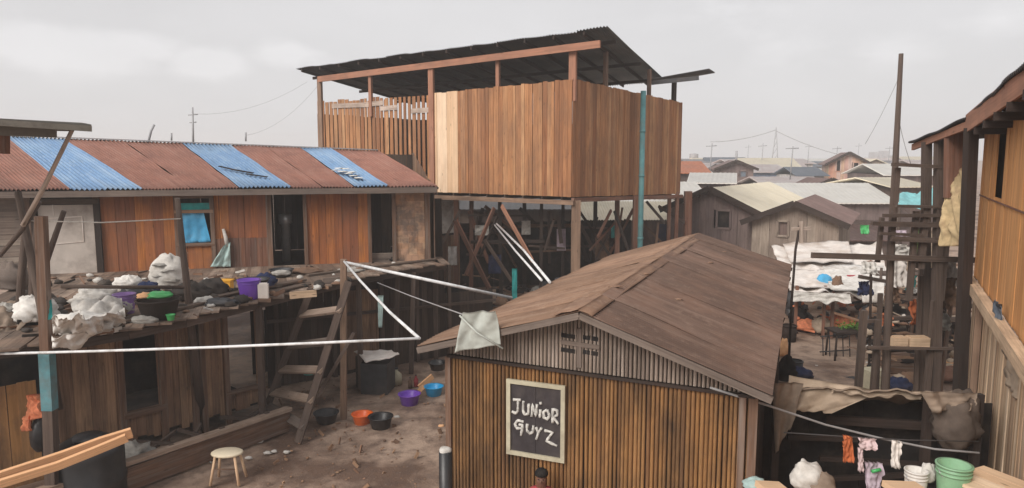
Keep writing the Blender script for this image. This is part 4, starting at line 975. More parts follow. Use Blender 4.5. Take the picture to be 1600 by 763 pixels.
# covered drum
dp = P(590, 612, z=0); t_ = thing('covered_drum', 'dark square tank topped with a pale warped board in the yard', 'tank', dp); mb = MB(); mb.box(dp + V((0, .1, .33)), .58, .6, .66, -.12); part('tank', mb, 'char', t_)
lid = [P(553, 549, Y=dp.y + .35), P(612, 547, Y=dp.y + .4), P(624, 556, Y=dp.y - .2), P(572, 566, Y=dp.y - .35)]; mb = MB(); mb.cloth(*lid, 10, 10, .05, 1.5, 0, 2, th=.02); part('lid', mb, 'tarp', t_)
mb = MB(); mb.box(dp + V((-.35, .45, .35)), .3, .4, .7, -.1); part('side_box', mb, 'dark', t_)
# small yard things
def bottle(px, py, h, lab, mt, r=.045, name='jug', cat='jug'):
    p = P(px, py, z=0); t_ = thing(name, lab, cat, p); mb = MB(); mb.lathe(p, [(0, 0), (r, 0), (r, h * .6), (r * .35, h * .82), (r * .35, h * .95), (0, h * .95)], 12); part('body', mb, mt, t_)
    mb = MB(); mb.lathe(p + V((0, 0, h * .955)), [(0, 0), (r * .42, 0), (r * .42, h * .06), (0, h * .06)], 10); part('cap', mb, 'char', t_)
bottle(619, 600, .36, 'tall cream jug right of the covered tank', 'signframe', .13)
bottle(641, 606, .24, 'small brown bottle behind the purple basin', 'brown', .05, 'bottle', 'bottle')
bottle(650, 604, .26, 'red bottle behind the purple basin', 'redcloth', .05, 'bottle', 'bottle')
mb = MB(); mb.board(P(655, 606, z=.1), P(676, 588, z=.3), .12, .05); solo('plank', mb, 'fresh', 'short pale orange plank leaning behind the blue bowl', 'plank')
mb = MB(); mb.board(P(652, 614, z=.05), P(662, 604, z=.2), .09, .05); solo('plank', mb, 'fresh', 'smaller pale offcut tucked under the blue bowl', 'plank')
# litter specks
L_ = [((405, 690), 'scrap of white litter nearest the stool'), ((418, 708), 'torn white wrapper between the stool and the ladder'), ((428, 706), 'small white wrapper just right of the torn one'), ((447, 707), 'crumpled pale paper below the ladder foot'), ((690, 666), 'pale orange scrap by the hut corner'), ((620, 652), 'pale scrap just below the purple basin'), ((388, 716), 'tiny white scrap beside the stool leg')]
for i, (pp, lab) in enumerate(L_):
    p = P(*pp, z=.02); mb = MB(); mb.lump(p, .06, .04, .03, i + 50, .6, 2, 8, 5); solo('litter', mb, 'sack' if i != 4 else 'fresh', lab, 'litter')

# stool
sp = P(355, 752, z=0); t_ = thing('stool', 'small wooden stool with a cream oval top on the yard ground', 'stool', sp); zt = .55; st = P(355, 707, Y=sp.y)
zt = st.z
mb = MB(); mb.lathe((st.x, st.y, zt - .03), [(0, 0), (.22, 0), (.245, .012), (.245, .035), (.22, .05), (0, .052)], 20, 1, .72); part('seat', mb, 'cream', t_)
for (sx, sy) in ((-1, -1), (1, -1), (-1, 1), (1, 1)): mb = MB(); mb.tube([(st.x + sx * .15, st.y + sy * .1, zt - .03), (st.x + sx * .22, st.y + sy * .16, 0)], [.02, .022], 7); part('leg', mb, 'newpale', t_)
mb = MB(); mb.tube([(st.x - .18, st.y - .13, .25), (st.x + .18, st.y - .13, .25)], .012, 6); part('stretcher', mb, 'brown', t_)

# low board wall along the trench
A0, A1 = P(60, 768, z=.5), P(452, 640, z=.42); t_ = thing('board_kerb', 'long low retaining wall of planks edging the trench in the yard', 'low wall', (A0.lerp(A1, .5).x, A0.lerp(A1, .5).y, 0))
dd_ = (A1 - A0).normalized(); A00 = A0 - dd_ * 3
mb = MB(); mb.board(A00 + V((0, 0, .02)), A1 + V((0, 0, .02)), .17, .06, (1, .6, 0), bow=.02); part('top_board', mb, 'kerbtop', t_)
mb = MB(); kw = Wall(A00, A1); kw.hplanks(mb, 0, kw.L, .02, .40, .19, off=.02); part('side_boards', mb, 'brown', t_)
mb = MB()
for k in range(8): mb.board(kw.pt(kw.L * (k + .5) / 8, 0, -.05), kw.pt(kw.L * (k + .5) / 8, .5, -.05), .08, .06, kw.d)
part_each('stake', mb, 'scaf', t_)
# black drum + curved pale planks
bp_ = P(140, 726, Y=9.9); bp_.z = 0; t_ = thing('water_drum', 'big black plastic drum behind the pale curved planks', 'drum', bp_)
mb = MB(); R_ = .46; mb.lathe(bp_, [(0, 0), (R_ * .9, 0), (R_, .06), (R_, .35), (R_ * 1.03, .37), (R_ * 1.03, .42), (R_, .44), (R_, .8), (R_ * .95, .90), (R_ * .6, .99), (0, 1.0)], 28); part('shell', mb, 'black', t_)
mb = MB(); mb.lathe(bp_ + V((0, 0, .99)), [(0, 0), (.2, 0), (.2, .05), (0, .06)], 16); part('lid', mb, 'char', t_)
for (pts, w_, lab) in (([(-120, 782, 8.5, 1.2), (0, 745, 8.8, 1.15), (100, 712, 9.1, 1.15), (160, 690, 9.25, 1.2), (206, 676, 9.4, 1.2)], .16, 'upper pale freshly cut plank curving over the black drum'), ([(-120, 789, 8.4, 1.1), (0, 756, 8.7, 1.1), (90, 728, 8.95, 1.1), (150, 704, 9.1, 1.1), (198, 684, 9.25, 1.1)], .13, 'lower pale freshly cut plank under the curving one')):
    mb = MB(); ps = [P(x, y, Y=yy) for (x, y, yy, _) in pts]
    for p, q in zip(ps[:-1], ps[1:]): pass
    n0 = len(mb.v)
    mb.tube(ps, .5, 4, smooth=False)
    # flatten the square tube into a plank section
    for i, c in enumerate(ps):
        dx = (ps[min(i + 1, len(ps) - 1)] - ps[max(i - 1, 0)]).normalized(); upv = V((0, -.35, 1)); upv = (upv - dx * upv.dot(dx)).normalized(); sdv = dx.cross(upv)
        for k, (sa, sb) in enumerate(((-1, -1), (1, -1), (1, 1), (-1, 1))): mb.v[i * 4 + k] = c + upv * sa * w_ / 2 * .9 + sdv * sb * .025
    solo('plank', mb, 'fresh', lab, 'plank')
sx_ = P(205, 712, z=.25); mb = MB(); mb.lump(sx_, .38, .2, .2, 9, .45, 2.2); solo('sack', mb, 'greysack', 'whitish crumpled sack lying in the trench behind the low wall', 'sack')
mb = MB(); mb.lump(P(178, 718, z=.3), .06, .05, .09, 3, .3); solo('bottle', mb, 'leaf', 'lime green scrap at the left end of the trench sack', 'litter')
# hanging orange cloth & black bag at the far left
hp = P(57, 650, Y=9.75); t_ = thing('hanging_bundle', 'salmon-orange cloth bundled above a black bag against the left wall', 'cloth', hp)
mb = MB(); mb.cloth(P(50, 616, Y=9.7), P(62, 618, Y=9.6), P(70, 652, Y=9.6), P(42, 658, Y=9.7), 14, 14, .10, 1.6, 0, 4, th=.05); mb.cloth(P(40, 650, Y=9.75), P(48, 650, Y=9.7), P(48, 674, Y=9.7), P(36, 674, Y=9.75), 8, 8, .06, 1.6, 0, 8, th=.03); part('cloth', mb, 'peachcloth', t_)
mb = MB(); mb.lump(P(61, 680, Y=9.8), .12, .1, .25, 5, .2, 2, 18, 12, 0, -1); part('bag', mb, 'black', t_)

# =================================================================== THINGS ON THE DECK
def heap(name, lab, cat, spec, mt):
    mb = MB()
    for (px, py, w_, h_, sd_) in spec: p = P(px, py, z=DZ + .04); k = p.y / FPX; mb.lump(p + V((0, 0, h_ * k * .4)), w_ * k / 2, w_ * k / 2 * .6, h_ * k * .55, sd_, .5, 2.4, 34, 20, .3)
    return solo(name, mb, mt, lab, cat)
mb = MB(); q4 = lambda x, y, dz: P(x, y, z=DZ + dz)
mb.cloth(q4(78, 505, .42), q4(130, 500, .5), q4(160, 520, .10), q4(84, 530, .06), 26, 22, .16, 1.8, 0, 3)
mb.cloth(q4(125, 500, .5), q4(190, 490, .32), q4(196, 508, .05), q4(140, 528, .08), 26, 22, .14, 1.8, 0, 8)
mb.cloth(q4(80, 528, .14), q4(150, 520, .16), q4(128, 546, -.12), q4(82, 546, -.04), 22, 14, .10, 1.8, 0, 12)
mb.lump(P(128, 508, z=DZ + .16), .42, .22, .18, 2, .5, 2.2, 34, 20)
solo('tarpaulin_heap', mb, 'whitecloth', 'crumpled white tarpaulin heaped on the deck edge, right of the brown post', 'tarpaulin')
heap('tarpaulin_heap', 'smaller white sheet bunched on the deck left of the brown post', 'tarpaulin', [(58, 505, 58, 46, 3)], 'whitecloth')
heap('sack', 'pale grey crumpled sacking in front of the plywood door', 'sack', [(150, 478, 60, 30, 21), (185, 490, 40, 26, 22)], 'sack')
mb = MB(); mb.cloth(P(110, 470, z=DZ + .35), P(190, 462, z=DZ + .35), P(196, 492, z=DZ + .15), P(118, 500, z=DZ + .2), 24, 18, .12, 2, 0, 31); solo('sheet', mb, 'sack', 'dirty off-white sheet spread between the door and the white heap', 'tarpaulin')
mb = MB(); mb.cloth(P(-20, 470, z=DZ + .3), P(60, 462, z=DZ + .35), P(64, 500, z=DZ + .1), P(-20, 520, z=DZ + .05), 24, 18, .14, 2, 0, 37); solo('sheet', mb, 'browntarp', 'mud-brown sheet heaped at the far left end of the deck', 'tarpaulin')
for i, (x, y, w_, h_, mt, lab) in enumerate(((300, 470, .3, .3, 'darktarp', 'dark rumpled bundle just left of the leaning post foot'), (178, 500, .2, .2, 'under', 'brown clay-like lump behind the white heap'), (345, 478, .26, .12, 'char', 'flat dark pan between the leaning post and the purple bucket'), (415, 452, .2, .3, 'navy', 'navy bundle behind the off-white carton'), (480, 428, .3, .12, 'under', 'flat brown pile at the right of the dark doorway'), (20, 455, .3, .5, 'grey', 'grey weathered pile against the boards at the far left'), (225, 505, .2, .1, 'greysack', 'grey rag at the deck rim left of the large basin'), (620, 408, .2, .12, 'void', 'black pile by the patchwork panel'), (550, 425, .25, .1, 'greysack', 'grey rag pile near the tall yard post'))):
    p = P(x, y, z=DZ); mb = MB(); mb.lump(p + V((0, 0, h_ * .45)), w_, w_ * .7, h_ * .6, i + 120, .45, 2.2, 22, 14); solo('bundle', mb, mt, lab, 'bundle')
heap('sack', 'flattened greyish sacking lying farthest left on the deck', 'sack', [(12, 500, 50, 26, 4)], 'greysack')
mb = MB(); p = P(80, 484, z=DZ + .45); mb.cloth(p + V((-.1, -.12, .16)), p + V((.09, -.12, .16)), p + V((.1, -.16, -.1)), p + V((-.08, -.16, -.12)), 8, 8, .05, 2, 0, 3); solo('rag', mb, 'tealcloth', 'dark teal rag on top of the white tarpaulin heap', 'rag')
# big grey sack by the wall
p = P(265, 452, z=DZ); k = p.y / FPX; t_ = thing('sack', 'bulging striped grey-white woven sack standing by the orange wall', 'sack', p); mb = MB(); mb.lump(p + V((0, 0, .26)), 29 * k, 22 * k, 33 * k, 31, .22, 3, 30, 22, 0, -.8); part('bag', mb, 'sack', t_)
mb = MB()
for i in range(5): mb.lump(p + V((random.uniform(-.18, .18), -.15, .1 + .1 * i)), .14, .14, .035, i + 3, .5, 3, 14, 8)
part('crease', mb, 'greysack', t_)
heap('cloth_bundle', 'white cloth bundle piled behind the drying rail', 'cloth', [(200, 456, 40, 26, 41)], 'whitecloth')
heap('cloth_bundle', 'small blue and dark cloth bundle beside the white one', 'cloth', [(232, 458, 30, 18, 42)], 'navy')
bucket(196, 490, 34, 32, 'faded violet bucket half hidden behind the white tarpaulin', 'violet', z=DZ + .02)
heap('cloth_bundle', 'black rumpled cloth hanging over the drying rail', 'cloth', [(215, 474, 60, 24, 43)], 'black')
bowl(249, 497, 66, 'large brown clay-coloured basin on the deck edge', 'dark', .46, z=DZ + .02)
mb = MB(); p = P(249, 497, z=DZ + .02); mb.lump(p + V((.02, 0, .36)), .2, .16, .06, 6, .4, 3); solo('cloth', mb, 'greenplastic', 'bright green cloth lying in the large brown basin', 'cloth')
mb = MB(); mb.lump(p + V((-.18, -.06, .36)), .1, .1, .05, 7, .4, 3); solo('cloth', mb, 'fresh', 'peach scrap at the left rim of the large brown basin', 'cloth')
bowl(267, 501, 14, 'tiny bright green cup in front of the large brown basin', 'greenplastic', .7, z=DZ + .03, name='cup', cat='cup')
# tyre
p = P(330, 462, z=DZ + .02); mb = MB(); mb.lump(p + V((0, 0, .1)), .30, .26, .2, 11, .3, 2); solo('mat', mb, 'darktarp', 'dark brown rolled mat on the deck beside the leaning post', 'mat')
p = P(320, 475, z=DZ + .02); mb = MB(); mb.lump(p + V((0, 0, .05)), .17, .12, .07, 12, .4, 2); solo('cloth', mb, 'sack', 'pale flattened rag in front of the dark mat', 'cloth')
# yellow box
p = P(352, 452, z=DZ + .02); t_ = thing('tub', 'small yellow-orange plastic tub on the deck', 'tub', p); mb = MB(); mb.board(p, p + V((0, 0, .16)), .26, .18, (1, 0, 0)); part('body', mb, 'yplastic', t_); mb = MB(); mb.board(p + V((0, 0, .162)), p + V((0, 0, .185)), .29, .21, (1, 0, 0)); part('lid', mb, 'yplastic', t_)
bucket(390, 467, 36, 31, 'purple bucket on the deck rim right of the yellow tub', 'purple', z=DZ + .02)
bowl(396, 452, 50, 'wide black basin behind the purple bucket', 'black', .32, z=DZ + .12)
p = P(412, 467, z=DZ + .03); mb = MB(); mb.board(p, p + V((0, 0, .26)), .17, .14, (1, .2, 0)); mb.board(p + V((0, 0, .262)), p + V((0, 0, .28)), .13, .1, (1, .2, 0)); solo('carton', mb, 'tarp', 'off-white carton touching the purple bucket', 'carton')
bowl(440, 432, 38, 'shallow charcoal basin by the dark doorway', 'char', .3, z=DZ + .02); 
mb = MB(); mb.lump(P(440, 427, z=DZ + .2), .18, .1, .06, 2, .4, 2); solo('cloth', mb, 'greysack', 'pale cloth in the basin by the dark doorway', 'cloth')
bottle_p = P(447, 366, Y=FW.pt(S(450), 0).y + .7); mb = MB(); mb.lathe(V((bottle_p.x, bottle_p.y, 2.5)), [(0, 0), (.10, 0), (.10, .9), (.16, .95), (.16, 1.15), (0, 1.15)], 12); solo('fan', mb, 'steel', 'dull metal stand glimmering inside the dark doorway', 'stand')
for (x, y, lab, mt) in ((520, 440, 'grey offcut on the deck in front of the orange wall', 'grey'), (470, 462, 'pale offcut at the head of the ladder', 'palewall')):
    p = P(x, y, z=DZ + .06); mb = MB(); mb.board(p + V((-.2, 0, 0)), p + V((.25, .12, .02)), .12, .05); solo('plank', mb, mt, lab, 'plank')
# hanging bag on wall
a = FW.S(352, 400, .1); zt = FW.Z(352, 358, .1); t_ = thing('hanging_bag', 'pale aqua plastic bag hanging by a twisted strap on the plank wall', 'bag', FW.pt(a, zt - .9, .1))
mb = MB(); mb.tube([FW.pt(a - .02, zt, .08), FW.pt(a + .03, zt - .2, .1), FW.pt(a + .05, zt - .4, .1)], [.03, .045, .04], 7); part('strap', mb, 'sack', t_)
mb = MB(); mb.cloth(FW.pt(a - .02, zt - .38, .12), FW.pt(a + .12, zt - .3, .12), FW.pt(a + .1, zt - .86, .14), FW.pt(a - .32, zt - .84, .16), 12, 12, .08, 2, 0, 8, th=.03); part('bag', mb, 'aquabag', t_)

# =================================================================== RIGHT BUILDING
Rd = V((math.sin(R(27.5)), math.cos(R(27.5)), 0))
rA = P(1600, 545, z=3.0); RW_ = Wall((rA - Rd * 3.0), (rA + Rd * 4.0)); sF = RW_.S(1530, 445)
rbld = thing('plank_building', 'two-storey building of tan planks along the right edge with a dark tin roof', 'building', RW_.pt(2, 0))
print('right', rA, RW_.hit(1530, 445), RW_.hit(1600, 95), RW_.hit(1530, 190), RW_.hit(1600, 763))
sf = RW_.S(1533, 300)
gap = (RW_.S(1573, 240), RW_.S(1560, 240), RW_.Z(1566, 312), RW_.Z(1566, 168))
rt = lambda s: RW_.Z(1535, 185) + (RW_.Z(1600, 140) - RW_.Z(1535, 185)) * (sf - s) / (sf - RW_.S(1600, 300))
mb = MB(); RW_.planks(mb, -1, sf, lambda s: 3.05, rt, .27, holes=[(min(gap[0], gap[1]), max(gap[0], gap[1]), gap[2], gap[3])], jit=.01, wj=.1); part('upper_wall', mb, 'right_new', rbld)
mb = MB(); zs = RW_.Z(1566, 318); mb.board(RW_.pt(-1, zs, .02), RW_.pt(sf, zs, .02), .02, .015, (0, 0, 1)); part('wall_seam', mb, 'rust_brown', rbld)
mb = MB(); RW_.planks(mb, -1, sf + .1, 0, 2.97, .15, off=-.02, gap=.02, wj=.4); part('lower_wall', mb, 'palewall', rbld)
mb = MB(); RW_.planks(mb, -1, sf + 1.5, 0, 7.2, .5, off=-1.2); RW_.planks(mb, -1, sf - .02, 3.0, lambda s: rt(s) - .02, .5, off=-.10); part('dark_backing', mb, 'void', rbld)  # near-black boards added behind the wall so its gap reads as shade
mb = MB(); RW_.planks(mb, sf, sf + 1.7, 3.0, rt(sf) - .1, .3, off=-1.0); part('recess_wall', mb, 'dark', rbld)
mb = MB(); mb.board(RW_.pt(-1, 3.0, .10), RW_.pt(sf + .6, 3.0, .10), .16, .12, (0, 0, 1)); part('ledge', mb, 'palewall', rbld)
mb = MB()
for q in (sf + .1, sf - 1.4): mb.board(RW_.pt(q, 0, .05), RW_.pt(q, 2.95, .05), .1, .09, RW_.d)
part_each('corner_post', mb, 'post', rbld)
# floor behind
RWo = RW_
e = [P(1640, 62, Y=5.9), P(1600, 97, Y=6.5), P(1520, 172, Y=10.3)]
ef0, ef1 = P(1680, 25, Y=5.2), P(1512, 182, Y=11.0)
mb = MB(); rb_ = V((3.6, -1.8, .9)); 
for k in range(8): mb.corr(ef0.lerp(ef1, k / 8), ef0.lerp(ef1, (k + 1) / 8), ef0.lerp(ef1, (k + 1) / 8) + rb_, ef0.lerp(ef1, k / 8) + rb_, .1, .022, nv=2, wav=.04, seed=k)
rro = part('roof', mb, 'darkmetal', rbld)
f0, f1 = P(1680, 70, Y=5.35), P(1496, 200, Y=11.3); mb = MB(); mb.board((ef0 + f0) / 2 + V((.06, 0, -.03)), (ef1 + f1) / 2 + V((.06, 0, -.03)), .28, .03, (0, 0, 1)); part('fascia', mb, 'beam', rro)
mb = MB()
for k in range(7): a = ef0.lerp(ef1, k / 7) + V((0, 0, -.3)); mb.board(a, a + V((1.6, -.8, .0)), .1, .05, (0, 0, 1))
part_each('rafter', mb, 'dark', rro)
# porch roof beyond
p0, p1 = P(1512, 184, Y=11.0), P(1419, 224, Y=14.5); mb = MB(); mb.corr(p0, p1, p1 + V((3.2, -.6, .25)), p0 + V((3.2, -1.2, .4)), .1, .022, nv=2, wav=.03); part('porch_roof', mb, 'darkmetal', rbld)
mb = MB(); mb.board(p0 + V((.05, 0, -.10)), p1 + V((.1, 0, -.08)), .12, .05, (0, 0, 1)); part('porch_beam', mb, 'beam', rbld)
for (px, Y, w_, yt, mt) in ((1448, 13.5, .13, 222, 'scaf'), (1468, 12.9, .13, 215, 'scaf'), (1490, 12.2, .24, 208, 'rust_brown'), (1518, 10.9, .15, 200, 'dark')):
    a = P(px, yt, Y=Y); mb = MB(); bpx = {1448: 1444, 1468: 1462, 1490: 1484, 1518: 1500}[px]; q = P(bpx, 600, Y=Y); d_ = (q - a); gnd = a + d_ * (a.z / (a.z - q.z)); mb.board(gnd if px != 1490 else a.lerp(gnd, .2), a, w_, .14, (1, 0, 0)); part('porch_post', mb, mt, rbld)
mb = MB(); s0_ = [P(1508, 262, Y=11.9), P(1478, 300, Y=12.3), P(1470, 385, Y=12.2), P(1508, 385, Y=11.8)]; mb.cloth(*s0_, 22, 30, .12, 2.0, 0, 3); solo('hanging_sheet', mb, 'strawtarp', 'straw-coloured ragged sheet hanging inside the porch on the right', 'cloth')
mb = MB(); mb.cloth(P(1553, 468, Y=8.6), P(1560, 478, Y=8.4), P(1568, 545, Y=8.3), P(1556, 520, Y=8.5), 8, 14, .06, 2.5, 0, 6); solo('cloth', mb, 'bluegreyroof', 'dark blue strip of cloth hanging from the ledge of the right building', 'cloth')
mb = MB(); mb.cloth(P(1570, 520, Y=8.1), P(1600, 556, Y=7.3), P(1600, 640, Y=7.3), P(1568, 600, Y=8.1), 12, 14, .08, 2.5, 0, 6); solo('cloth', mb, 'tantarp', 'pale tan cloth hanging on the lower wall of the right building', 'cloth')

# =================================================================== STICK SCAFFOLD on the right
sc_t = thing('scaffold', 'rickety frame of grey-brown poles and cross rails beside the right building', 'scaffold', P(1400, 600, Y=13.0)); sc_t.location.z = 0
mb = MB(); a = P(1408, 84, Y=13); b_ = P(1383, 612, Y=13); gz = a + (b_ - a) * (a.z / (a.z - b_.z)); mb.tube([gz, b_, P(1394, 350, Y=13), a], [.085, .08, .065, .04], 8); part('tall_pole', mb, 'scaf', sc_t)
for (x, y0, y1, r_) in ((1350, 485, 640, .06), (1372, 500, 640, .045), (1432, 330, 470, .05), (1460, 470, 640, .05), (1402, 262, 400, .05), (1447, 322, 420, .06), (1480, 360, 470, .05), (1378, 340, 410, .04)):
    mb = MB(); t0 = P(x, y0, Y=12.9); mb.board((t0.x - .03, t0.y, 0 if y1 > 600 else P(x, y1, Y=12.9).z), t0, r_ * 1.8, r_ * 1.8, (1, 0, 0)); part('upright', mb, 'scaf', sc_t)
for (x0, y0, x1, y1, r_) in ((1268, 399, 1532, 407, .10), (1376, 350, 1474, 352, .09), (1380, 337, 1474, 337, .06), (1362, 349, 1400, 352, .07), (1394, 257, 1470, 261, .06), (1392, 373, 1515, 378, .09), (1355, 543, 1540, 546, .05), (1400, 322, 1474, 324, .05), (1374, 365, 1440, 368, .05)):
    mb = MB(); mb.board(P(x0, y0, Y=12.75), P(x1, y1, Y=12.85), r_, .06, (0, 0, 1)); part('rail', mb, 'scaf', sc_t)
random.seed(77)
for i in range(22):
    x0 = random.uniform(1335, 1515); Y = random.uniform(13.2, 17.5); y0 = random.uniform(395, 470); mb = MB(); t0 = P(x0, y0, Y=Y)
    mb.board((t0.x + random.uniform(-.12, .12), t0.y, 0), t0, random.uniform(.04, .09), .05, (1, 0, 0)); part('upright', mb, random.choice(('scaf', 'dark', 'brown', 'grey')), sc_t)
for i in range(12):
    x0 = random.uniform(1335, 1480); Y = random.uniform(13.2, 17); y0 = random.uniform(410, 560); mb = MB(); mb.board(P(x0, y0, Y=Y), P(x0 + random.uniform(30, 90), y0 + random.uniform(-10, 10), Y=Y + .2), random.uniform(.04, .09), .05); part('rail', mb, random.choice(('scaf', 'dark', 'brown', 'grey')), sc_t)
# pale planters / boxes on the rail
for (x0, x1, lab) in ((1392, 1414, 'cream box, the left of two on the pole frame shelf'), (1417, 1448, 'cream box, the right of two on the pole frame shelf')):
    a = P(x0, 542, Y=12.9); b_ = P(x1, 542, Y=12.9); mb = MB(); mb.board(a + V((0, 0, .1)), b_ + V((0, 0, .1)), .17, .2, (0, 0, 1)); mb.board(a + V((.02, 0, .19)), b_ + V((-.02, 0, .19)), .02, .16, (0, 0, 1)); solo('box', mb, 'palewall', lab, 'box')

# =================================================================== TARP STALL
stl = thing('market_stall', 'low stall roofed with dirty white tarpaulins in the far yard', 'stall', P(1310, 520, Y=20)); stl.location.z = 0
fl, frr, br_, bl = P(1236, 458, Y=19.3), P(1392, 466, Y=18.8), P(1376, 380, Y=24.5), P(1205, 388, Y=24.5)
mb = MB(); mb.cloth(fl, frr, br_, bl, 40, 40, .16, 3.2, .02, 6); part('tarpaulin', mb, 'tarp', stl)
mb = MB(); mb.cloth(fl + V((0, 0, .05)), fl.lerp(frr, .6) + V((0, 0, .06)), fl.lerp(frr, .6) + V((0, -.12, -.22)), fl + V((0, -.08, -.26)), 26, 10, .08, 3, 0, 8, ragged=.3); part('front_flap', mb, 'sack', stl)
mb = MB(); mb.cloth(P(1345, 440, Y=18.8), P(1382, 440, Y=18.7), P(1380, 473, Y=18.6), P(1348, 473, Y=18.7), 10, 10, .06, 2, 0, 9); part('side_flap', mb, 'whitecloth', stl)
for (x, Y) in ((1287, 19.5), (1300, 19.6), (1243, 19.5), (1388, 19.0)): p = P(x, 500, Y=Y); mb = MB(); mb.board((p.x, p.y, 0), (p.x, p.y, 1.5), .07, .07, (1, 0, 0)); part('leg', mb, 'rust_brown' if x < 1320 else 'scaf', stl)
for (x, Y) in ((1215, 24), (1370, 24)): p = P(x, 400, Y=Y); mb = MB(); mb.board((p.x, p.y, 0), (p.x, p.y, P(x, 390, Y=24).z), .08, .08, (1, 0, 0)); part('leg', mb, 'scaf', stl)
for k, (u0, u1, v0, v1, lab) in enumerate(((.02, .45, .05, .4, 'sheet laid over the front left'), (.4, .98, .0, .45, 'sheet laid over the front right'), (.1, .7, .5, .98, 'sheet laid across the back'))):
    bil = lambda u, v: fl.lerp(frr, u).lerp(bl.lerp(br_, u), v) + V((0, 0, .10 + .03 * k)); mb = MB(); mb.cloth(bil(u0, v0), bil(u1, v0), bil(u1, v1), bil(u0, v1), 20, 16, .06, 2, 0, k + 20); part('tarpaulin_sheet', mb, 'tarp' if k != 1 else 'whitecloth', stl, lab)
mb = MB(); mb.lump(P(1288, 440, Y=20), .22, .15, .2, 4, .3, 2); solo('bag', mb, 'bluecloth', 'blue-teal bag lying on the front of the white tarpaulin', 'bag')
mb = MB(); mb.lump(P(1308, 446, Y=19.6), .14, .12, .24, 5, .4, 2); solo('bag', mb, 'under', 'brown bag beside the blue one on the tarpaulin', 'bag')
mb = MB(); q_ = P(1324, 432, Y=20.3); mb.board(q_, P(1348, 432, Y=20.3), .1, .02, (0, .8, .5)); solo('rag', mb, 'redcloth', 'faded pink strip of cloth lying across the tarpaulin', 'rag')
mb = MB(); mb.board(P(1350, 413, Y=21.5), P(1362, 408, Y=22), .08, .03, (0, 1, .3)); solo('rag', mb, 'rust_brown', 'small rust-brown scrap near the right edge of the tarpaulin', 'rag')
# brick/orange goods and dark stuff under stall
goods = [((1262, 486), 20.3, .5, .3, 'peachcloth', 'salmon goods stacked at the left under the stall'), ((1285, 492), 20.0, .45, .4, 'tantarp', 'tan bundle between the stall legs'), ((1318, 490), 20.2, .6, .42, 'peachcloth', 'orange-pink bundle right of the stall legs'), ((1340, 475), 20.6, .4, .4, 'navy', 'navy cloth pile under the right of the stall'), ((1358, 500), 18.8, .5, .9, 'char', 'charcoal upright bundle at the right front of the stall'), ((1248, 475), 21, .4, .5, 'void', 'black bundle in the left corner under the stall')]
for i, (pp, Y, w_, h_, mt, lab) in enumerate(goods): p = P(*pp, Y=Y); mb = MB(); mb.lump(V((p.x, p.y, h_ * .5 + .02)), w_ * .6, .3, h_ * .62, i + 60, .4, 2.4); solo('bundle', mb, mt, lab, 'bundle')
# table with greens
tp = P(1325, 560, z=0); t_ = thing('work_table', 'dark low table with greens on it in front of the stall', 'table', tp); zt = .72
mb = MB(); mb.box(tp + V((0, 0, zt)), 1.0, .6, .05, .1); part('top', mb, 'dark', t_)
for (sx, sy) in ((-1, -1), (1, -1), (-1, 1), (1, 1)): mb = MB(); mb.tube([tp + V((sx * .42, sy * .24, zt)), tp + V((sx * .45, sy * .26, 0))], .025, 6); part('leg', mb, 'dark', t_)
mb = MB()
for k in range(260):
    c = tp + V((random.gauss(.08, .17), random.gauss(0, .1), zt + .04 + abs(random.gauss(0, .08)))); d1_ = V((random.uniform(-1, 1), random.uniform(-1, 1), random.uniform(-.3, 1))).normalized() * .06; d2_ = d1_.cross(V((0, 0, 1))).normalized() * .022
    mb.quad([c, c + d1_ * .5 + d2_, c + d1_, c + d1_ * .5 - d2_], [(0, 0)] * 4)
solo('vegetables', mb, 'leaf', 'bunch of leafy greens heaped on the dark table', 'greens')['kind'] = 'stuff'
# wheelbarrow-like frame near it
t_ = thing('metal_rack', 'twisted dark metal rack on the ground in front of the table', 'rack', P(1305, 552, z=0)); p = P(1305, 556, z=0); mb = MB()
for k in range(5): mb.tube([p + V((-.35 + .17 * k, -.1, 0)), p + V((-.3 + .17 * k, .1, .5))], .014, 5)
for zz in (.1, .5): mb.tube([p + V((-.4, 0, zz)), p + V((.4, .05, zz + .04))], .018, 5)
part('bars', mb, 'char', t_)

# alongside hut: row of things on the ground at right eave
side = [((1238, 490), 'black barrel by the back corner of the hut', 'barrel', 'char', .26, .8), ((1232, 535), 'dark bucket along the right side of the hut', 'bucket', 'dark', .2, .45), ((1240, 585), 'black pot near the middle of the hut side', 'pot', 'black', .2, .3)]
for (pp, lab, nm, mt, r, h) in side:
    p = P(*pp, z=0); t_ = thing(nm, lab, nm, p); mb = MB(); mb.lathe(p, [(0, 0), (r * .9, 0), (r, h * .5), (r * .95, h), (r * .85, h), (r * .85, h * .8), (0, h * .8)], 18); part('shell', mb, mt, t_)
    mb = MB(); mb.lathe(p + V((0, 0, h)), [(r * .9, 0), (r * 1.04, 0), (r * 1.04, .03), (r * .9, .03)], 18); part('rim', mb, mt, t_)
p = P(1238, 490, z=0) + V((0, 0, .83)); mb = MB(); mb.box(p, .5, .4, .06, .2); solo('board', mb, 'tarp', 'pale board lying on the black barrel by the hut corner', 'board')
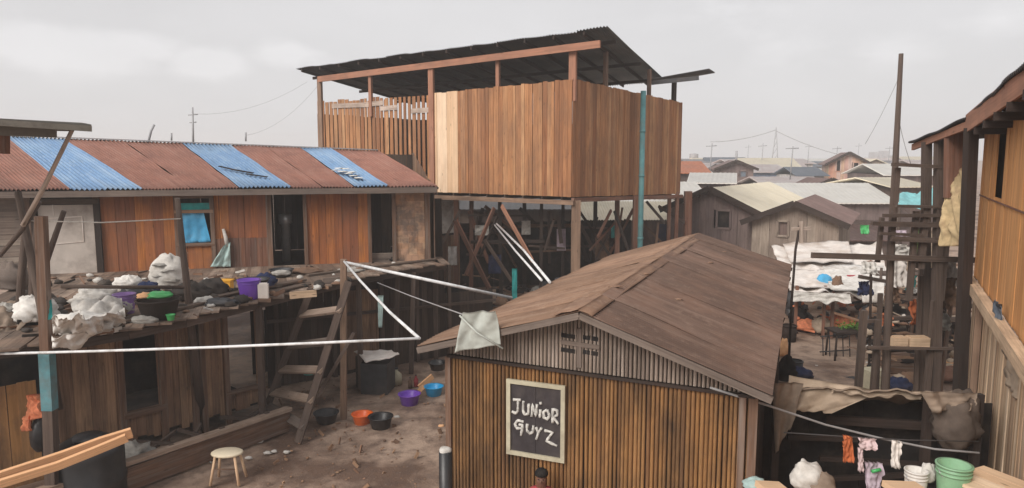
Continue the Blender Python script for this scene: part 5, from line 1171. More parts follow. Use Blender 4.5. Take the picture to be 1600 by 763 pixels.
for i, (x, y, w_, h_, mt, lab) in enumerate(((1222, 560, .14, .5, 'fresh', 'pale orange stick bundle beside the hut eave'), (1250, 592, .25, .25, 'navy', 'dark blue cloth heap on the ground near the hut side'), (1228, 600, .2, .6, 'void', 'black sack leaning on the hut side'), (1268, 500, .1, .04, 'whitecloth', 'flat white scrap on the open ground'), (1276, 573, .07, .03, 'whitecloth', 'tiny white scrap on the ground before the ragged awning'), (1330, 592, .14, .04, 'black', 'flat black scrap on the ground before the ragged awning'), (1402, 612, .28, .3, 'navy', 'navy sack at the foot of the tall pole'), (1428, 600, .3, .25, 'under', 'brown crumpled sack behind the awning'), (1440, 575, .4, .34, 'peachcloth', 'reddish-tan bundle on the ground right of the tall pole'), (1475, 595, .35, .35, 'rust_brown', 'rust coloured heap between the two porch posts'))):
    p = P(x, y, z=0); mb = MB(); mb.lump(p + V((0, 0, h_ * .45)), w_, w_ * .8, h_ * .55, i + 80, .4, 2.4); solo('bundle', mb, mt, lab, 'bundle')
# crates and boards under the frame
cr = [((1362, 612), .42, .5, 'signframe', 'cream carton standing behind the awning'), ((1415, 580), .9, .5, 'brown', 'wide brown crate under the shelf of the pole frame'), ((1498, 590), .6, .35, 'fresh', 'peach-coloured crate right of the porch post'), ((1505, 560), .7, .4, 'palewall', 'pale slatted crate against the right building'), ((1440, 520), .7, .8, 'char', 'charcoal crate under the frame, back row'), ((1400, 508), .8, .7, 'void', 'black crate under the frame behind the tall pole'), ((1345, 520), .5, .6, 'under', 'brown crate left of the tall pole'), ((1485, 520), .5, 1.0, 'dark', 'tall dark crate beside the porch posts')]
for i, (pp, w_, h_, mt, lab) in enumerate(cr):
    p = P(*pp, z=0); t_ = thing('crate', lab, 'crate', p); mb = MB(); rz = random.uniform(-.3, .3); mb.box(p + V((0, 0, h_ / 2)), w_, w_ * .8, h_, rz); part('box', mb, mt, t_)
    mb = MB(); d_ = V((math.cos(rz), math.sin(rz), 0)); n_ = V((math.sin(rz), -math.cos(rz), 0)) * (w_ * .4 + .014)
    for k in (.15, .5, .85): mb.board(p + n_ - d_ * w_ * .5 + V((0, 0, h_ * k)), p + n_ + d_ * w_ * .5 + V((0, 0, h_ * k)), h_ * .16, .02, (0, 0, 1))
    part('slat', mb, mt, t_)
heapsR = [((1352, 452), 16.5, .3, .35, 'navy', 'navy garment hanging at the right end of the stall'), ((1395, 462), 15.2, .3, .4, 'under', 'brown blanket hanging low right of the tall pole'), ((1412, 395), 16, .4, .25, 'sack', 'grey-white sheet tucked below the long rail'), ((1450, 408), 15, .3, .35, 'tantarp', 'tan cloth right of the middle of the long rail'), ((1425, 445), 15.8, .22, .4, 'tealcloth', 'dark teal cloth between the scaffold uprights'), ((1475, 505), 13.6, .25, .35, 'greysack', 'grey sack hanging by the lowest shelf rail'), ((1385, 500), 15, .3, .3, 'peachcloth', 'salmon rag behind the foot of the tall pole'), ((1360, 420), 16, .35, .3, 'whitecloth', 'white cloth bunched on the frame left of the tall pole'), ((1405, 430), 15, .35, .6, 'tarp', 'cream hanging cloth just right of the tall pole'), ((1440, 455), 14.5, .4, .12, 'whitecloth', 'white cloth laid on the shelf boards'), ((1418, 420), 15.4, .28, .4, 'tantarp', 'tan bag hung between the poles'), ((1455, 440), 14, .2, .5, 'navy', 'dark bag hanging below the long rail'), ((1488, 430), 13.4, .22, .5, 'tarp', 'off-white garment hanging near the porch post'), ((1465, 480), 13.4, .14, .22, 'whitecloth', 'small white rag hanging low near the porch post'), ((1430, 490), 14.2, .14, .55, 'ocloth', 'orange-brown cloth draped over a slanting board'), ((1485, 460), 13.2, .3, .6, 'under', 'brown sacking hanging beside the porch post')]
for i, (pp, Y, w_, h_, mt, lab) in enumerate(heapsR): p = P(*pp, Y=Y); mb = MB(); mb.cloth(p + V((-w_ / 2, 0, h_ / 2)), p + V((w_ / 2, .05, h_ / 2)), p + V((w_ / 2 + .03, -.05, -h_ / 2)), p + V((-w_ / 2, 0, -h_ / 2)), 12, 12, .14, 2.5, 0, i + 2, ragged=.15); solo('hanging_cloth', mb, mt, lab, 'cloth')
t_ = thing('goods_shelf', 'wooden shelf rack loaded with dark odds and ends behind the pole frame', 'shelf', P(1430, 540, z=0)); base = P(1425, 535, z=0); mb = MB()
for zz in (.7, 1.3, 1.9): mb.box(base + V((0, 0, zz)), 2.4, .6, .05, -.05)
part_each('board', mb, 'scaf', t_)
mb = MB()
for sx in (-1.1, 0, 1.1):
    for sy in (-.27, .27): mb.tube([base + V((sx, sy, 0)), base + V((sx, sy, 2.1))], .035, 6)
part_each('upright', mb, 'scaf', t_)
mb = MB()
for k in range(22): c = base + V((random.uniform(-1.05, 1.05), random.uniform(-.2, .1), random.choice((.74, 1.34, 1.94)))); w_ = random.uniform(.08, .2); mb.lump(c + V((0, 0, w_ * .5)), w_, w_, w_ * random.uniform(.6, 1.2), k, .4, 2, 10, 7)
o = part('odds_and_ends', mb, 'brown', t_); o['kind'] = 'stuff'
mb = MB()
for k in range(7): c = base + V((random.uniform(-1.05, 1.05), -.22, random.choice((.74, 1.34, 1.94)))); w_ = random.uniform(.06, .12); mb.lump(c + V((0, 0, w_ * .5)), w_, w_, w_, k + 20, .4, 2, 10, 7)
o = part('pale_odds_and_ends', mb, 'tarp', t_); o['kind'] = 'stuff'

# =================================================================== RAGGED AWNING (near right)
aw = thing('awning', 'low shed front with back planks coloured black for shade and ragged brown tarpaulin along its top edge', 'awning', P(1370, 700, Y=8.6)); aw.location.z = 0
AY = 8.5
a0, a1 = P(1215, 612, Y=AY), P(1530, 624, Y=8.2)
mb = MB(); mb.cloth(P(1235, 606, Y=AY), P(1530, 618, Y=8.2), P(1535, 640, Y=9.6), P(1235, 628, Y=9.9), 40, 8, .07, 4, .0, 2, th=.02); part('top_sheet', mb, 'browntarp', aw)
mb = MB(); mb.cloth(P(1234, 586, Y=AY + .1), P(1378, 612, Y=AY), P(1296, 648, Y=AY - .1), P(1226, 642, Y=AY - .08), 26, 16, .07, 1.3, 0, 5, ragged=.1); part('hanging_rags', mb, 'tantarp', aw)
mb = MB(); mb.cloth(P(1207, 598, Y=AY - .16), P(1256, 600, Y=AY - .16), P(1236, 668, Y=AY - .2), P(1213, 716, Y=AY - .16), 14, 20, .07, 1.4, 0, 7, ragged=.1); part('hanging_rags', mb, 'browntarp', aw)
mb = MB(); mb.cloth(P(1300, 608, Y=AY - .04), P(1440, 612, Y=AY - .1), P(1440, 630, Y=AY - .12), P(1300, 618, Y=AY - .06), 30, 6, .05, 5, 0, 5, ragged=.6); part('pale_fringe', mb, 'tantarp', aw)
mb = MB(); mb.lump(P(1494, 660, Y=8.05), .27, .18, .34, 9, .35, 1.6, 30, 20, 0, -1); part('sagging_sack', mb, 'under2', aw)
mb = MB(); mb.cloth(P(1440, 612, Y=7.95), P(1530, 615, Y=7.95), P(1528, 640, Y=7.9), P(1462, 652, Y=7.9), 20, 12, .08, 1.6, 0, 9, ragged=.3); part('hanging_rags', mb, 'browntarp', aw)
mb = MB(); kk = Wall(P(1180, 700, Y=9.2), P(1545, 700, Y=8.9)); kk.planks(mb, 0, kk.L, 0, P(1370, 640, Y=9.1).z + .15, .22); part('back_wall', mb, 'void', aw)  # near-black planks stand in for the shade of the interior
mb = MB(); mb.board(P(1290, 655, Y=8.9), P(1470, 667, Y=8.7), .11, .06, (0, 0, 1)); mb.board(P(1230, 683, Y=8.9), P(1340, 686, Y=8.8), .07, .05, (0, 0, 1)); mb.board(P(1280, 716, Y=8.9), P(1460, 727, Y=8.7), .06, .05, (0, 0, 1)); mb.board(P(1300, 748, Y=8.8), P(1420, 742, Y=8.7), .06, .05, (0, 0, 1)); part_each('cross_rail', mb, 'dark', aw)
for (x, Y) in ((1213, 8.45), (1450, 8.3), (1528, 8.1)): p = P(x, 640, Y=Y); mb = MB(); mb.board((p.x, p.y, 0), (p.x, p.y, P(x, 616, Y=Y).z), .09, .08, (1, 0, 0)); part('post', mb, 'dark', aw)
# cable
cp = [P(1110, 606, Y=7.2), P(1200, 634, Y=7.4), P(1290, 664, Y=7.6), P(1380, 686, Y=7.7), P(1460, 702, Y=7.6), P(1530, 708, Y=7.5)]
pale('cable', 'thick dark cable running from the hut verge down past the hanging laundry', cp, .012, 'palewire', 'cable')
LY = 7.65
def garment(x0, x1, y0, y1, lab, mt, seed, name='hanging_cloth', taper=0, cat='cloth'):
    mb = MB(); mb.cloth(P(x0, y0, Y=LY), P(x1, y0 + 2, Y=LY), P(x1 - taper, y1, Y=LY - .02), P(x0 + taper, y1, Y=LY - .02), 12, 16, .06, 2.4, 0, seed, ragged=.12); solo(name, mb, mt, lab, cat)
garment(1318, 1334, 682, 726, 'narrow orange cloth hanging leftmost on the laundry line', 'ocloth', 1)
garment(1341, 1372, 684, 705, 'crumpled pinkish-white top pegged beside the orange cloth', 'pinkish', 2, 'garment', 4, 'garment')
garment(1342, 1350, 700, 740, 'thin dangling sleeve-like strip under the pinkish top', 'pinkish', 3)
garment(1353, 1379, 722, 772, 'lilac shirt with a green mark hanging low in front of the dark shed', 'lilac', 4, 'garment', 0, 'garment')
garment(1394, 1409, 688, 734, 'narrow off-white cloth hanging rightmost on the laundry line', 'tarp', 5)
garment(1318, 1330, 680, 700, 'orange fold over the line at the left end', 'ocloth', 6)
mb = MB(); mb.tube([P(1362, 737, Y=LY - .05), P(1376, 734, Y=LY - .05)], .02, 6); solo('peg', mb, 'greenplastic', 'green strip on the front of the lilac shirt', 'ribbon')
pale('clothes_line', 'thin line carrying the laundry before the dark shed', [P(1225, 676, Y=LY + .02), P(1330, 683, Y=LY + .02), P(1420, 688, Y=LY + .02), P(1530, 690, Y=LY)], .007, 'wire', 'clothes line')
# white pails, green bucket on a bench
bz = P(1485, 796, Y=7.0).z
bn = thing('bench', 'rough bench carrying the pails at the lower right corner', 'bench', P(1430, 763, Y=7.1)); bn.location.z = 0
mb = MB()
for k in range(4): mb.board(P(1150, 776, Y=6.85 + .17 * k), P(1530, 778, Y=6.85 + .17 * k), .03, .16, (0, 0, 1))
for v_ in range(len(mb.v)): mb.v[v_].z = bz - .02 + (mb.v[v_].z - mb.v[v_].z) + (0.015 if v_ % 4 in (1, 2) else -.015)
part('top', mb, 'palewall', bn)
for x in (1180, 1330, 1500):
    for Y in (6.85, 7.35): p = P(x, 700, Y=Y); mb = MB(); mb.board((p.x, p.y, 0), (p.x, p.y, bz - .04), .07, .06, (1, 0, 0)); part('leg', mb, 'brown', bn)
bucket(1486, 796, 54, 78, 'mint green bucket with a ribbed rim on the bench at the lower right', 'mint', Y=7.0)
bucket(1428, 796, 36, 68, 'off-white pail left of the mint green bucket', 'whitecloth', Y=7.1)
mb = MB(); mb.lump(P(1450, 742, Y=7.15), .08, .06, .12, 7, .4, 2); solo('cloth', mb, 'sack', 'pale rag stuffed between the white pail and the green bucket', 'cloth')
mb = MB(); mb.lump(P(1262, 748, Y=7.2), .17, .12, .17, 17, .4, 2, 26, 16); solo('sack', mb, 'sack', 'whitish sack at the lower edge left of the grey-green cloth', 'sack')
mb = MB(); mb.lump(P(1283, 758, Y=7.15), .14, .12, .14, 18, .3, 2, 26, 16); solo('cloth_bundle', mb, 'browntarp', 'olive-brown cloth bundle behind the whitish sack', 'cloth')
mb = MB(); mb.lump(P(1180, 758, Y=7.0), .12, .1, .07, 19, .3, 2, 26, 16); solo('cloth_bundle', mb, 'aquabag', 'grey-green cloth by the right corner post of the hut', 'cloth')
for (x0, x1, lab) in ((1188, 1225, 'pale plank end at the lower edge beside the hut'), (1388, 1440, 'pale plank end at the lower edge below the laundry')): mb = MB(); mb.board(P(x0, 762, Y=6.7), P(x1, 764, Y=6.75), .06, .2, (0, 0, 1)); solo('plank', mb, 'newpale', lab, 'plank')
# pale platform lower right
t_ = thing('platform', 'pale new-wood platform in the bottom right corner', 'platform', P(1600, 760, Y=6.6)); t_.location.z = 0; mb = MB(); pz = P(1530, 735, Y=7.2).z
q0 = P(1530, 732, z=pz); q1 = P(1680, 790, z=pz); dq = (q1 - q0).normalized(); nq = V((-dq.y, dq.x, 0))
for k in range(4): mb.board(q0 - nq * (k * .16) - dq * .0, q1 - nq * (k * .16), .15, .035, nq)
part('decking', mb, 'newpale', t_)
mb = MB(); mb.board(q0 + nq * .0 + V((0, 0, -.1)), q1 + V((0, 0, -.1)), .14, .05, (0, 0, 1)); part('edge_beam', mb, 'palewall', t_)
mb = MB(); mb.board((q0.x + .08, q0.y, 0), (q0.x + .08, q0.y, pz - .05), .08, .08); mb.board((q1.x - .1, q1.y, 0), (q1.x - .1, q1.y, pz - .05), .08, .08); part_each('leg', mb, 'brown', t_)

# =================================================================== PERSON at the hut front
hd = HF.hit(846, 752, .30); hc = HF.pt(hd[0], hd[1], .30)            # head centre
H = hc.z + .13; fz_ = 0
me = bpy.data.meshes.new('person'); k = H / 1.62
J = {'pel': (0, 0, .92), 'sp': (0, 0, 1.08), 'ch': (0, 0, 1.25), 'nk': (0, 0, 1.38), 'hd0': (0, -.01, 1.47), 'hd1': (0, -.012, 1.55), 'sl': (-.15, 0, 1.32), 'el': (-.2, .03, 1.07), 'wl': (-.2, -.05, .84), 'hl': (-.2, -.08, .75), 'sr': (.15, 0, 1.32), 'er': (.2, .03, 1.07), 'wr': (.2, -.05, .84), 'hr': (.2, -.08, .75), 'tl': (-.09, 0, .86), 'kl': (-.1, -.01, .48), 'al': (-.1, .02, .09), 'fl': (-.11, -.13, .04), 'tr': (.09, 0, .86), 'kr': (.1, -.01, .48), 'ar': (.1, .02, .09), 'fr': (.11, -.13, .04)}
rad = {'pel': .13, 'sp': .115, 'ch': .13, 'nk': .05, 'hd0': .075, 'hd1': .082, 'sl': .055, 'el': .042, 'wl': .028, 'hl': .032, 'sr': .055, 'er': .042, 'wr': .028, 'hr': .032, 'tl': .085, 'kl': .055, 'al': .038, 'fl': .035, 'tr': .085, 'kr': .055, 'ar': .038, 'fr': .035}
ks = list(J); ed = [('pel', 'sp'), ('sp', 'ch'), ('ch', 'nk'), ('nk', 'hd0'), ('hd0', 'hd1'), ('ch', 'sl'), ('sl', 'el'), ('el', 'wl'), ('wl', 'hl'), ('ch', 'sr'), ('sr', 'er'), ('er', 'wr'), ('wr', 'hr'), ('pel', 'tl'), ('tl', 'kl'), ('kl', 'al'), ('al', 'fl'), ('pel', 'tr'), ('tr', 'kr'), ('kr', 'ar'), ('ar', 'fr')]
me.from_pydata([V(J[q]) * k for q in ks], [(ks.index(a), ks.index(b_)) for a, b_ in ed], []); me.materials.append(M['skin'])
per = bpy.data.objects.new('person', me); col.objects.link(per); per.location = (hc.x, hc.y, 0); per.rotation_euler = (0, 0, R(-8))
per['label'] = 'person with short black hair and red shirt standing before the hut wall'; per['category'] = 'person'
sk = per.modifiers.new('skin', 'SKIN'); sv = me.skin_vertices[0].data
for i, q in enumerate(ks): sv[i].radius = (rad[q] * k, rad[q] * k); sv[i].use_root = (q == 'pel')
ss_ = per.modifiers.new('sub', 'SUBSURF'); ss_.levels = 2; ss_.render_levels = 2
for pl in me.polygons: pl.use_smooth = True
def perpart(name, mb, mt): 
    o = part(name, mb, mt); o.parent = per; o.location = (0, 0, 0); return o
mb = MB(); mb.lump(V((0, .012, 1.575)) * k, .084 * k, .092 * k, .07 * k, 3, .12, 2, 24, 14, 0, -.25); perpart('hair', mb, 'hair')
mb = MB(); mb.lathe((0, 0, 0), [(.17 * k, .8 * k), (.175 * k, 1.0 * k), (.185 * k, 1.2 * k), (.2 * k, 1.3 * k), (.15 * k, 1.37 * k), (.07 * k, 1.40 * k)], 20, 1, .75); mb.tube([V((-.17, 0, 1.31)) * k, V((-.21, .02, 1.13)) * k], [.07 * k, .07 * k], 10); mb.tube([V((.17, 0, 1.31)) * k, V((.21, .02, 1.13)) * k], [.07 * k, .07 * k], 10); perpart('shirt', mb, 'redcloth')
mb = MB(); mb.lathe((0, 0, 0), [(.16 * k, .5 * k), (.17 * k, .7 * k), (.165 * k, .84 * k)], 20, 1, .75); perpart('shorts', mb, 'navy')
mb = MB(); mb.lump(V((0, -.1, 1.505)) * k, .014 * k, .018 * k, .02 * k, 1, .1, 1, 8, 6, 0, -1); perpart('nose', mb, 'skin')
mb = MB()
for sx in (-1, 1): mb.lump(V((sx * .03, -.083, 1.53)) * k, .012 * k, .01 * k, .007 * k, 1, 0, 1, 8, 6, 0, -1)
perpart('eyes', mb, 'hair')

# =================================================================== BACKGROUND HOUSES
def house(px, ye, yr, wpx, Y, lab, wm, rm, rot=0, depth=5, facing='gable', wins=(), name='house', flat=False, z_extra=0, over=.35, roofamp=0, grp='houses of the settlement beyond the yard'):
    """gabled house; front wall centre under px at depth Y; ye/yr photo rows of eave and ridge"""
    c = P(px, ye, Y=Y); ez = c.z; c.z = 0; w_ = wpx * Y / FPX; rz = P(px, yr, Y=Y + (0 if facing == 'gable' else depth / 2)).z
    if facing == 'gable' : rz = P(px, yr, Y=Y).z
    X = V((math.cos(rot), math.sin(rot), 0)); D = V((-math.sin(rot), math.cos(rot), 0)); U = V((0, 0, 1))
    t_ = thing(name, lab, 'house', c, grp)
    fl_, fr_ = c - X * w_ / 2, c + X * w_ / 2; mb = MB()
    wf_ = Wall(fl_, fr_); sgn = 1 if (wf_.pt(w_, 0) - fr_).length < .1 else -1
    if facing == 'gable': wf_.planks(mb, 0, w_, 0, lambda s: ez + (rz - ez) * (1 - abs(s - w_ / 2) / (w_ / 2)) - .08, .3, wj=.1, topj=0, holes=[(w_ * a, w_ * b_, z0_, z1_) for (a, b_, c_, z0_, z1_) in wins])
    else: wf_.planks(mb, 0, w_, 0, ez - .05, .3, wj=.1, topj=0)
    for (p_, q_) in ((fl_, fl_ + D * depth), (fr_, fr_ + D * depth), (fl_ + D * depth, fr_ + D * depth)):
        ww = Wall(p_, q_); ww.planks(mb, 0, ww.L, 0, ez - .05, .5, wj=.1, topj=0)
    part('wall', mb, wm, t_)
    mb = MB(); o_ = over; sf_ = dict(th=.03)
    if facing == 'gable':
        a0_, a1_ = c - D * o_, c + D * (depth + o_); sl_ = (rz - ez) / (w_ / 2)
        for sg_ in (-1, 1):
            e0_ = a0_ + X * sg_ * (w_ / 2 + o_) + U * (ez - sl_ * o_); e1_ = a1_ + X * sg_ * (w_ / 2 + o_) + U * (ez - sl_ * o_)
            mb.corr(e0_, e1_, a1_ + U * rz, a0_ + U * rz, .25 if Y < 50 else .8, .007, th=.05)
    else:
        sl_ = (rz - ez) / (depth / 2)
        for sg_, base_ in ((-1, c), (1, c + D * depth)):
            e0_ = base_ - X * (w_ / 2 + o_) + D * sg_ * o_ + U * (ez - sl_ * o_); e1_ = base_ + X * (w_ / 2 + o_) + D * sg_ * o_ + U * (ez - sl_ * o_); m_ = c + D * depth / 2 + U * rz
            mb.corr(e0_, e1_, m_ + X * (w_ / 2 + o_), m_ - X * (w_ / 2 + o_), .25 if Y < 50 else .8, .007, th=.05)
    part('roof', mb, rm, t_)
    if facing == 'gable' and Y < 70:
        mb = MB()
        for sg_ in (-1, 1): mb.board(c - D * (o_ + .04) + U * (rz - .02), c - D * (o_ + .04) + X * sg_ * (w_ / 2 + o_) + U * (ez - sl_ * o_ - .02), .2, .04, U)
        part('verge_board', mb, 'dark', t_)
    for (a, b_, c_, z0_, z1_) in wins:
        mb = MB(); x0_, x1_ = c - X * w_ / 2 + X * w_ * a, c - X * w_ / 2 + X * w_ * b_; mb.board((x0_ + x1_) / 2 - D * -.08 + U * z0_, (x0_ + x1_) / 2 - D * -.08 + U * z1_, (x1_ - x0_).length, .04, X); wo = part('window' if z0_ > .3 else 'door', mb, c_, t_)
        mb = MB()
        for zz in (z0_, z1_): mb.board(x0_ - D * .03 + U * zz, x1_ - D * .03 + U * zz, .08, .06, U)
        for xx in (x0_, x1_): mb.board(xx - D * .03 + U * z0_, xx - D * .03 + U * z1_, .08, .06, X)
        part('frame', mb, wm, wo)
    return t_
ZY = lambda y, Y: P(800, y, Y=Y).z
house(1112, 324, 293, 132, 28, 'brown gabled house with one dark window right behind the hut roof', 'w_mauve', 'creamroof', -.60, 8, wins=[(.57, .73, 'void', ZY(356, 28), ZY(328, 28))])
house(1242, 343, 316, 128, 25.5, 'nearer tan gabled house with a shuttered window above the white stall', 'w_tan', 'brownroof', -.5, 6, wins=[(.3, .43, 'w_brown', ZY(370, 25.5), ZY(346, 25.5))])
house(1304, 314, 286, 172, 36, 'long house under one wide pale roof behind the tan gabled house', 'w_mauve', 'paleroof', 0, 6, 'eave')
house(1326, 254, 238, 56, 62, 'tall narrow house with peach and rust-red boards rising above the long pale roof', 'w_peach', 'brownroof', -.30, 5, wins=[(.18, .3, 'void', ZY(268, 62), ZY(250, 62)), (.62, .76, 'void', ZY(268, 62), ZY(254, 62))])
house(1150, 262, 251, 52, 56, 'mauve gabled house with a small blue window left of centre in the distance', 'w_mauve', 'brownroof', -.2, 6, wins=[(.62, .8, 'bluegreyroof', ZY(277, 56), ZY(267, 56))])
house(1074, 268, 252, 56, 48, 'house with a bright orange roof peeping past the tall building corner', 'w_brown', 'orangeroof', 0, 5, 'eave')
house(1112, 284, 270, 56, 41, 'small pale-roofed house between the orange roof and the mauve house', 'w_mauve', 'paleroof', -.3, 5, 'eave')
house(1076, 302, 284, 30, 34, 'white-roofed lean-to left of the brown gabled house', 'w_brown', 'paleroof', 0, 4, 'eave')
house(1198, 268, 257, 58, 66, 'blue-walled house in the middle distance', 'w_blue', 'pinkroof', 0, 6, 'eave')
house(1268, 273, 261, 40, 60, 'house with a low dark blue-grey roof left of the peach house', 'w_white', 'bluegreyroof', 0, 5, 'eave')
house(1296, 287, 279, 34, 44, 'small brown-roofed shed just above the long pale roof', 'w_tan', 'brownroof', 0, 3)
house(1200, 306, 290, 60, 42, 'dark red-brown roofed house between the cream and the long pale roofs', 'w_brown', 'brownroof', 0, 4, 'eave')
house(1245, 290, 276, 90, 50, 'tan-pink roofed house behind the left end of the long pale roof', 'w_tan', 'pinkroof', 0, 6, 'eave')
house(1425, 272, 256, 80, 52, 'pale-roofed house seen between the tall pole and the porch', 'w_mauve', 'paleroof', 0, 6, 'eave')
house(1400, 262, 251, 90, 74, 'grey-mauve house right of the peach house', 'w_blue', 'greyroof', 0, 7, 'eave')
house(1420, 290, 277, 60, 38, 'house with a yellowish roof behind the pole frame', 'w_brown', 'creamroof', .2, 5, 'eave')
house(1350, 372, 352, 120, 33, 'dark low shack behind the right part of the white stall', 'w_brown', 'brownroof', 0, 4, 'eave')
house(1380, 345, 330, 90, 36, 'mauve-brown shack below the right end of the long pale roof', 'w_mauve', 'w_brown', .1, 2, 'eave')
house(1480, 262, 250, 70, 60, 'pinkish-roofed house glimpsed through the porch posts', 'w_tan', 'pinkroof', 0, 6, 'eave')
house(1225, 255, 248, 90, 90, 'far house with a long pinkish-white roof on the skyline', 'w_white', 'pinkroof', 0, 8, 'eave')
house(1290, 254, 248, 40, 100, 'far white-roofed house left of the peach house on the skyline', 'w_white', 'paleroof', 0, 8, 'eave')
house(1175, 256, 249, 60, 84, 'far pale mauve house behind the mauve gabled one', 'w_mauve', 'pinkroof', 0, 8, 'eave')
house(1375, 253, 248, 60, 110, 'far grey-roofed house behind the tall pole', 'w_white', 'greyroof', 0, 8, 'eave')
house(1105, 256, 249, 50, 95, 'far grey house above the orange roof', 'w_blue', 'greyroof', 0, 8, 'eave')
house(1445, 254, 249, 70, 120, 'far pale house on the skyline beyond the porch', 'w_white', 'paleroof', 0, 8, 'eave')
house(1025, 330, 312, 120, 33, 'house with a white roof seen under the right wall of the tall building', 'w_brown', 'paleroof', 0, 4, 'eave')
house(830, 325, 308, 330, 36, 'long dim house seen between the stilts of the tall building', 'dark', 'darkmetal', 0, 6, 'eave')
house(560, 262, 250, 260, 40, 'house hidden for the most part behind the striped tin roof', 'w_brown', 'greyroof', 0, 6, 'eave')
random.seed(21); far_kinds = [('pinkroof', 'w_tan', 'faded pink'), ('paleroof', 'w_mauve', 'pale'), ('greyroof', 'w_brown', 'grey'), ('brownroof', 'w_mauve', 'brown'), ('creamroof', 'w_tan', 'cream'), ('bluegreyroof', 'w_white', 'slate blue')]
for i in range(40):
    px = 1070 + (i * 97) % 420 + random.uniform(-8, 8); Y = random.choice((72, 78, 86, 95, 108, 125, 145)) + random.uniform(-3, 3); rm_, wm_, nm_ = far_kinds[i % 6]
    hgt = random.uniform(2.9, 4.3); hr2 = random.uniform(.6, 1.1); ye_ = 247 + (5 - hgt) / Y * FPX; yr_ = 247 + (5 - hgt - hr2) / Y * FPX
    fc_ = 'gable' if i % 4 == 0 else 'eave'
    house(px, ye_, yr_, random.uniform(3.5, 6) * FPX / Y, Y, 'small hazy %s-roofed %s house crammed among the far rows' % (nm_, 'gable-fronted' if fc_ == 'gable' else 'low'), wm_, rm_, random.uniform(-.5, .2), random.uniform(4, 7), fc_, grp='small far houses with a %s roof, %s' % (nm_, fc_), wins=[(.3, .5, 'void', 1.2, 2.2)] if fc_ == 'gable' and Y < 80 else ())
for i, (x, Y, h_) in enumerate(((1110, 60, 2.4), (1190, 75, 3.0), (1262, 90, 3.4), (1306, 70, 2.2), (1340, 100, 4.), (1388, 80, 2.6), (1168, 110, 4.), (1236, 50, 1.6))):
    p = P(x, 247, Y=Y); mb = MB(); mb.tube([(p.x, p.y, 3.5), (p.x + .1, p.y, 5 + h_ * .5)], .04, 4); mb.tube([(p.x - .4, p.y, 5 + h_ * .4), (p.x + .5, p.y, 5 + h_ * .42)], .03, 4); solo('antenna', mb, 'galv', 'tiny hazy aerial above the far roofs', 'antenna', 'tiny aerials on the far roofs')
# aqua awning
mb = MB(); mb.cloth(P(1408, 300, Y=27), P(1470, 288, Y=27), P(1478, 322, Y=25), P(1402, 320, Y=25), 20, 10, .2, 2, .1, 2); t_ = thing('shade_sheet', 'aqua tarpaulin slung behind the pole frame on the right', 'tarpaulin', P(1430, 320, Y=26)); t_.location.z = 0; part('sheet', mb, 'aqua', t_)
mb = MB()
for (x, y, Y) in ((1408, 300, 27), (1470, 288, 27), (1478, 322, 25), (1402, 320, 25)): p = P(x, y, Y=Y); mb.tube([(p.x, p.y, 0), p], .05, 6)
part_each('pole', mb, 'scaf', t_)
# bright things hung in mid distance
for (x0, x1, y0, y1, Y, mt, lab) in ((1345, 1358, 352, 366, 24.8, 'greenplastic', 'bright green and yellow cloth hanging left of the tall pole'), (1425, 1440, 358, 398, 22, 'leaf', 'yellow-green cloth hanging between the poles'), (1400, 1418, 360, 372, 20, 'lilac', 'pale lilac cloth just right of the tall pole'), (1398, 1420, 382, 396, 20, 'sack', 'pale grey cloth below the lilac one'), (1450, 1480, 362, 398, 19, 'tantarp', 'tan sheet hanging behind the porch posts'), (1476, 1512, 358, 372, 17, 'palewall', 'pale board panel behind the porch posts')):
    mb = MB(); mb.cloth(P(x0, y0, Y=Y), P(x1, y0, Y=Y), P(x1, y1, Y=Y), P(x0, y1, Y=Y), 8, 8, .12, 2, 0, x0); solo('hanging_cloth', mb, mt, lab, 'cloth')
# white cross-shaped sign pole thing
t_ = thing('marker_post', 'thin post carrying a small pale T-shaped board above the hut roof edge', 'post', P(1250, 450, Y=16)); t_.location.z = 0; p = P(1243, 390, Y=16)
mb = MB(); mb.tube([(P(1237, 470, Y=16).x, 16, 0), P(1237, 470, Y=16), p, P(1250, 352, Y=16)], .028, 6); part('pole', mb, 'dark', t_)
mb = MB(); mb.board(P(1237, 358, Y=16), P(1267, 357, Y=16), .07, .04, (0, 0, 1)); mb.board(P(1252, 380, Y=15.97), P(1252, 346, Y=15.97), .08, .03, (1, 0, 0)); part('board', mb, 'gable', t_)
# far pylons
for (x, y0, lab) in ((1213, 199, 'faint tall lattice mast far away on the skyline'), (1151, 236, 'short chimney-like mast on the roof of the mauve house')):
    Y = 150 if x == 1213 else 57; t_ = thing('mast', lab, 'mast', P(x, 250, Y=Y)); mb = MB(); a = P(x, y0, Y=Y); w_ = .35 if Y > 100 else .09
    if Y > 100:
        for sx in (-1, 1): mb.tube([V((a.x + sx * 1.0, Y, 0)), a], [.12, .07], 4)
        for k in range(8): zz = a.z * k / 8; zz2 = a.z * (k + 1) / 8; s_1 = 1 - k / 8; s_2 = 1 - (k + 1) / 8; mb.tube([V((a.x - s_1, Y, zz)), V((a.x + s_2, Y, zz2))], .05, 4)
    else: mb.tube([V((a.x, Y, ZY(256, Y))), a], w_, 6)
    part('shaft', mb, 'galv', t_)
t_ = thing('tower_block', 'hazy tall block far off just left of the tall pole', 'building', P(1372, 250, Y=500)); t_.location.z = 0; 
for i, (x0, x1, yt) in enumerate(((1362, 1367, 238), (1368, 1374, 241), (1377, 1386, 236), (1370, 1390, 243))):
    a, b_ = P(x0, yt, Y=480 + i * 5), P(x1, yt, Y=480 + i * 5); mb = MB(); mb.board(V(((a.x + b_.x) / 2, a.y, 0)), V(((a.x + b_.x) / 2, a.y, a.z)), b_.x - a.x, 8, (1, 0, 0)); part('tower', mb, 'concrete', t_)
